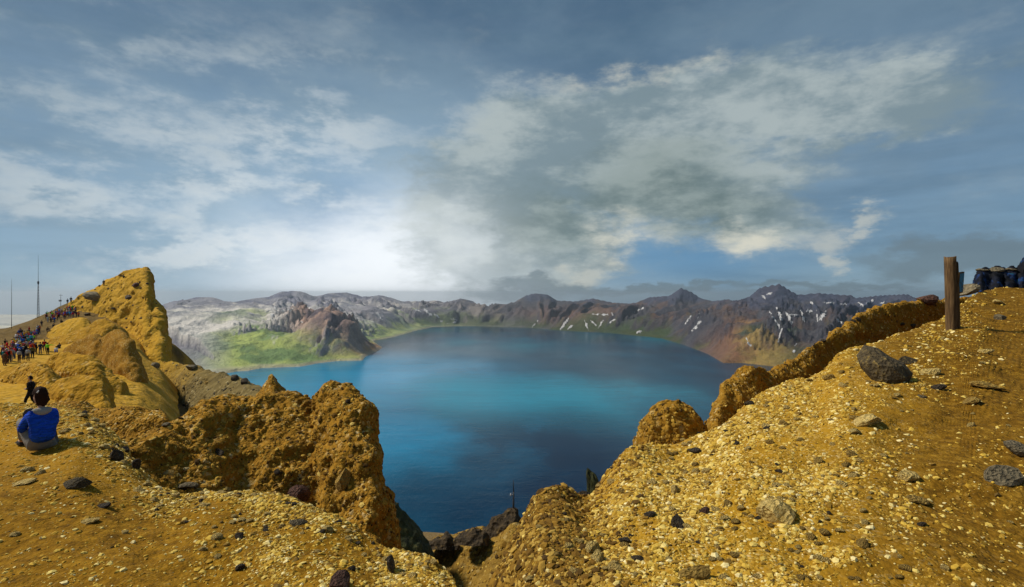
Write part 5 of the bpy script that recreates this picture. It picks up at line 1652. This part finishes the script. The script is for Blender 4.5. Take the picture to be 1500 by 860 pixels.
M['shoe'] = mat_flat('dark_shoe', (0.03, 0.028, 0.026), 0.7)
CLOTH = {'red': (0.50, 0.015, 0.02), 'orange': (0.72, 0.13, 0.01), 'royal blue': (0.012, 0.10, 0.55), 'sky blue': (0.05, 0.34, 0.62), 'navy': (0.012, 0.02, 0.055), 'black': (0.010, 0.010, 0.012), 'white': (0.72, 0.72, 0.72),
         'light grey': (0.36, 0.38, 0.40), 'lime green': (0.22, 0.72, 0.02), 'purple': (0.13, 0.03, 0.26), 'magenta': (0.50, 0.02, 0.17), 'teal': (0.01, 0.22, 0.24), 'yellow': (0.68, 0.46, 0.02), 'brown': (0.10, 0.055, 0.03),
         'tan': (0.42, 0.30, 0.16), 'dark grey': (0.05, 0.05, 0.055), 'denim': (0.035, 0.06, 0.14), 'olive': (0.09, 0.09, 0.03)}
cloth_mats = {k: mat_flat(k.replace(' ', '_') + '_cloth', v, 0.9, 0.1, 0.01) for k, v in CLOTH.items()}
figs = {k: figure(v, 1) for k, v in POSES.items()}
hairs = {'short': hair_mesh(), 'long': hair_mesh(0.3)}
cap_me = cap_mesh()
pack_me = bpy.data.meshes.new('backpack')
bm = bmesh.new(); bmesh.ops.create_cube(bm, size=1)
bmesh.ops.scale(bm, vec=(0.28, 0.16, 0.42), verts=bm.verts)
bmesh.ops.bevel(bm, geom=bm.edges, offset=0.05, segments=2, affect='EDGES')
bm.to_mesh(pack_me); bm.free()
for me_ in [f[k] for f in figs.values() for k in ('body', 'jacket', 'trousers')] + [s_ for f in figs.values() for s_ in f['shoe']] + list(hairs.values()) + [cap_me, pack_me]:
    me_.materials.clear(); me_.materials.append(M['skin'])


def wear(o, mat):
    o.material_slots[0].link = 'OBJECT'
    o.material_slots[0].material = mat


def person(loc, yaw, pose, top, legs, headgear, pack, label, group, scale=1.0):
    f = figs[pose]
    t = empty('person', loc, label, 'person', group)
    t.rotation_euler = (0, 0, yaw)
    t.scale = (scale,) * 3
    body = link('body', f['body'], None, t); wear(body, M['skin'])
    o = link('jacket', f['jacket'], None, t); wear(o, cloth_mats[top])
    o = link('trousers', f['trousers'], None, t); wear(o, cloth_mats[legs])
    for s_ in f['shoe']:
        o = link('shoe', s_, None, t); wear(o, M['shoe'])
    if headgear in hairs:
        o = link('hair', hairs[headgear], None, t); wear(o, M['hair'])
    else:
        o = link('cap', cap_me, None, t); wear(o, cloth_mats[headgear])
        h2 = link('hair', hairs['short'], None, t); wear(h2, M['hair']); h2.matrix_local = f['HM'] @ Matrix.Scale(0.95, 4)
    o.matrix_local = f['HM']
    if pack:
        o = link('backpack', pack_me, None, t); wear(o, cloth_mats[pack])
        c = Vector(f['pose']['chest'][:3]); o.location = c + Vector((0, -0.21, -0.02))
    return t


used_labels = set()


def crowd(px, py, pose, top, legs, head, pack, where, group, yaw=None, scale=None):
    loc, _n = seen(px, py)
    if loc is None or loc.y < 22:
        return None
    hs = {'short': 'short hair', 'long': 'long hair'}.get(head, head + ' cap')
    pz = 'photographing' if pose == 'taking a photo' else pose
    label = f'person {pz}, {top} jacket, {legs} trousers, {hs}' + (f', {pack} backpack' if pack else '') + f', {where}'
    return person(loc, crng.uniform(-math.pi, math.pi) if yaw is None else yaw, pose, top, legs, head, pack, label, group, scale or crng.uniform(0.92, 1.06))


crng = random.Random(23)
LOW, MIDC, UP = 'lower crowd', 'middle crowd', 'upper crowd'
GP = 'visitors crowding the hill path'
for a in [
    (70, 519.5, 'pointing', 'lime green', 'black', 'short', None, LOW, 0.15), (59, 519, 'standing', 'navy', 'denim', 'short', None, LOW, 1.2), (65, 514.5, 'standing', 'black', 'dark grey', 'short', 'red', LOW, 0.6),
    (82.5, 517, 'crouching', 'white', 'royal blue', 'short', None, LOW, 0.9), (87, 510.5, 'sitting', 'dark grey', 'black', 'short', None, LOW, 1.0), (53, 518, 'standing', 'black', 'black', 'long', 'black', LOW, -0.6),
    (47.5, 525, 'standing', 'olive', 'black', 'short', None, LOW, 0.4), (41, 528.5, 'standing', 'light grey', 'dark grey', 'short', None, LOW, 0.2), (28, 531, 'standing', 'light grey', 'brown', 'white', None, LOW, 0.0), (34, 527, 'standing', 'black', 'navy', 'white', 'navy', LOW, 0.0),
    (7, 536, 'standing', 'brown', 'brown', 'short', None, LOW, 0.0), (13, 524, 'sitting', 'teal', 'red', 'short', None, LOW, 0.0),
    (58, 486, 'standing', 'orange', 'denim', 'short', None, MIDC, 0.1), (61, 478.5, 'standing', 'navy', 'navy', 'short', None, MIDC, 0.4), (70, 490.5, 'walking', 'black', 'black', 'long', None, MIDC, 0.7), (72, 493, 'standing', 'tan', 'tan', 'short', None, MIDC, 0.7),
    (80, 473.5, 'walking', 'royal blue', 'denim', 'short', None, UP, 0.2), (78, 480, 'crouching', 'black', 'dark grey', 'short', None, UP, 0.2), (89.5, 473, 'sitting', 'black', 'black', 'long', None, UP, 0.2),
    (115, 466, 'standing', 'orange', 'dark grey', 'short', None, UP, 0.2), (103, 465.5, 'standing', 'sky blue', 'denim', 'short', None, UP, 0.0), (95, 467.5, 'standing', 'red', 'dark grey', 'short', 'orange', UP, 0.3),
    (74.5, 472, 'standing', 'white', 'black', 'short', 'black', UP, 0.0), (70, 472.5, 'standing', 'light grey', 'light grey', 'short', None, UP, 0.0), (44, 501, 'standing', 'magenta', 'black', 'short', 'red', MIDC, 0.1), (28.5, 503, 'standing', 'sky blue', 'teal', 'white', None, MIDC, 0.2)]:
    crowd(a[0], a[1], a[2], a[3], a[4], a[5], a[6], a[7], GP, a[8])
tops = ['red', 'red', 'orange', 'royal blue', 'sky blue', 'navy', 'black', 'black', 'white', 'light grey', 'purple', 'magenta', 'teal', 'yellow', 'lime green', 'dark grey']
legs = ['black', 'denim', 'dark grey', 'navy', 'tan', 'brown']
heads = ['short', 'short', 'long', 'white', 'red', 'navy', 'tan']
packs = [None, None, None, 'black', 'red', 'royal blue']
seen_combo = set()
for where, cnt, edge in ((LOW, 44, [(2, 512, 536), (12, 509, 533), (24, 506, 530), (36, 505, 527), (50, 508, 520)]),
                         (MIDC, 34, [(24, 497, 507), (34, 488, 507), (44, 482, 506), (52, 479, 503), (58, 478, 500)]),
                         (UP, 40, [(66, 466, 474), (74, 462, 474), (84, 459, 470), (95, 456, 469), (105, 455, 468), (112, 459, 467)])):
    e = np.array(edge, float)
    made = 0
    for _ in range(4000):
        if made >= cnt:
            break
        px = crng.uniform(e[0, 0], e[-1, 0])
        py = crng.uniform(np.interp(px, e[:, 0], e[:, 1]), np.interp(px, e[:, 0], e[:, 2]))
        cb = (crng.choice(tops), crng.choice(legs), crng.choice(heads), crng.choice(packs), where)
        if cb in seen_combo:
            continue
        seen_combo.add(cb)
        pose = crng.choices(['standing', 'taking a photo', 'walking', 'sitting'], [6, 2, 2, 0.7])[0]
        if crowd(px, py, pose, cb[0], cb[1], cb[2], cb[3], where, GP):
            made += 1
for px, py, top in ((152, 419.5, 'brown'), (104, 444, 'black'), (99, 446, 'navy'), (181, 407.5, 'dark grey')):
    loc, _n = seen(px, py)
    if loc is not None and loc.y < 300:
        person(loc, 0.5, 'standing' if top != 'dark grey' else 'sitting', top, 'black', 'short', None, f'lone person in {top} jacket on the skyline of the hill', GP)

# the walker in black between the ground and the domed mound
loc, _n = seen(45, 583)
wl_ = down(-27.0, 28.7, hill_tree)
walker_pose = stand(kl=(-0.10, 0.17, 0.50, 0.066), al=(-0.10, 0.22, 0.10, 0.046), tl=(-0.12, 0.36, 0.05, 0.036), kr=(0.10, -0.02, 0.48, 0.066), ar=(0.10, -0.26, 0.12, 0.046), tr=(0.11, -0.13, 0.045, 0.036),
                    el=(-0.25, -0.06, 1.12, 0.048), wl=(-0.10, 0.16, 1.05, 0.036), hl=(-0.02, 0.20, 1.06, 0.03), er=(0.25, -0.06, 1.12, 0.048), wr=(0.12, 0.16, 1.02, 0.036), hr=(0.04, 0.20, 1.03, 0.03), turn=0.25, nod=-0.15)
figs['striding'] = figure(walker_pose, 2, True)
for me_ in [figs['striding'][k] for k in ('body', 'jacket', 'trousers')] + figs['striding']['shoe']:
    me_.materials.clear(); me_.materials.append(M['skin'])
wy = 27.0
wloc = Vector(P(45, 594.5, wy))
gz = down(wloc.x, wloc.y, all_tree)
if gz is not None:
    wloc.z = gz.z
person(wloc, 1.9, 'striding', 'black', 'black', 'short', None, 'person in black striding across the hollow below the domed mound', None)

# the person in blue sitting on the gravel crest, back turned
sit_pose = dict(pelvis=(0, -0.02, 0.14, 0.165), chest=(0.0, 0.03, 0.42, 0.148), neckbase=(0, 0.05, 0.56, 0.075), neck=(0, 0.065, 0.62, 0.052), head=(-0.01, 0.085, 0.725, 0.1),
                sl=(-0.165, 0.05, 0.50, 0.062), el=(-0.225, 0.17, 0.30, 0.05), wl=(-0.13, 0.38, 0.34, 0.036), hl=(-0.08, 0.44, 0.37, 0.03),
                sr=(0.165, 0.05, 0.50, 0.062), er=(0.205, 0.20, 0.31, 0.05), wr=(0.06, 0.40, 0.34, 0.036), hr=(0.0, 0.44, 0.37, 0.03),
                hipl=(-0.11, 0.05, 0.12, 0.105), kl=(-0.17, 0.43, 0.40, 0.072), al=(-0.13, 0.60, 0.09, 0.046), tl=(-0.15, 0.75, 0.045, 0.036),
                hipr=(0.11, 0.05, 0.12, 0.105), kr=(0.12, 0.44, 0.40, 0.072), ar=(0.10, 0.60, 0.09, 0.046), tr=(0.11, 0.75, 0.045, 0.036), turn=0.75, nod=-0.16, hemt=-0.12)
f = figure(sit_pose, 2, True)
loc, _n = seen(62, 661)
sp = empty('person', loc + Vector((0, 0, 0.0)), 'person in bright blue jacket and grey trousers sitting on the golden ground', 'person')
sp.rotation_euler = (0, 0, 0.95)
sp.scale = (0.80, 0.80, 0.97)
blue_m, n, b = material('blue_fleece', 0.85, 0.15)
tcn = n.new('ShaderNodeTexCoord').outputs['Object']
fn_ = n.noise(n.vm('MULTIPLY', tcn, (1, 1, 2.2)), 7, 5, 0.6)
n.put(b.inputs['Base Color'], n.ramp(fn_, [(0.3, (0.004, 0.045, 0.42)), (0.7, (0.012, 0.10, 0.72))]))
fold = n.noise(n.vm('MULTIPLY', tcn, (1.0, 1.0, 4.0)), 5.0, 4, 0.55, dist=1.2)
n.put(b.inputs['Normal'], n.bump(n.m('ADD', fold, n.m('MULTIPLY', fn_, 0.4)), 0.09))
greyc = mat_flat('grey_trousers_cloth', (0.23, 0.21, 0.18), 0.9, 0.1, 0.02)
for k, mt_ in (('body', M['skin']), ('jacket', blue_m), ('trousers', greyc)):
    f[k].materials.clear()
    link(k, f[k], mt_, sp)
for s_ in f['shoe']:
    s_.materials.clear(); link('shoe', s_, M['shoe'], sp)
hr_m = mat_flat('brown_black_hair', (0.030, 0.014, 0.008), 0.8, 0.08, 0.03)
hm_ = hair_mesh(0.35, False, 22, 16, 1.10)
hair = link('hair', hm_, hr_m, sp); hair.matrix_local = f['HM']
clip = tubes('hair_clip', [([(-0.088, -0.03, 0.075), (-0.080, -0.055, 0.10)], [0.012, 0.008])], mat_flat('pale_plastic', (0.7, 0.7, 0.68), 0.3), hair, 6)
hood_n = {'a': (-0.10, 0.075, 0.545, 0.035), 'b': (-0.085, -0.02, 0.555, 0.05), 'c': (0.0, -0.065, 0.55, 0.062), 'd': (0.085, -0.02, 0.555, 0.05), 'e': (0.10, 0.075, 0.545, 0.035), 'm': (0.0, -0.075, 0.49, 0.05)}
hood = skin_mesh('hood', hood_n, [('a', 'b'), ('b', 'c'), ('c', 'd'), ('d', 'e'), ('c', 'm')], 2, 'c')
hood.materials.clear()
link('hood', hood, mat_flat('grey_hood_cloth', (0.30, 0.28, 0.25), 0.95, 0.1, 0.02), sp)
# the fuzzy grey-brown pouch in the hands
Mw = Matrix.Translation(sp.location) @ Matrix.Rotation(0.95, 4, 'Z') @ Matrix.Diagonal((0.80, 0.80, 0.97, 1))
bag = link('pouch', stone_mesh('pouch', 77, 2, 3, 0.09), mat_rock('fuzzy_brown_cloth', (0.06, 0.045, 0.03), (0.17, 0.13, 0.09), size=0.05, bump_amt=0.3), label='fuzzy grey-brown pouch held by the person in blue', category='pouch')
bag.location = Mw @ Vector((-0.05, 0.505, 0.44)); bag.scale = (0.075, 0.07, 0.10)

# ---------------------------------------------------------------- the air
hz = bpy.data.meshes.new('haze')
bm = bmesh.new()
bmesh.ops.create_cube(bm, size=1)
bmesh.ops.scale(bm, vec=(46000, 46000, 980), verts=bm.verts)
bmesh.ops.translate(bm, vec=(0, 0, 90 - 490 - 12), verts=bm.verts)
bm.to_mesh(hz); bm.free()
hm = bpy.data.materials.new('haze')
hm.use_nodes = True
n = NT(hm.node_tree)
pv = n.new('ShaderNodeVolumePrincipled')
pv.inputs['Color'].default_value = (0.90, 0.96, 1.0, 1)
pv.inputs['Density'].default_value = 5.2e-5
pv.inputs['Anisotropy'].default_value = 0.68
ho = n.new('ShaderNodeOutputMaterial')
n.t.links.new(pv.outputs[0], ho.inputs['Volume'])
link('haze', hz, hm, kind='stuff', label='thin bluish mountain haze')
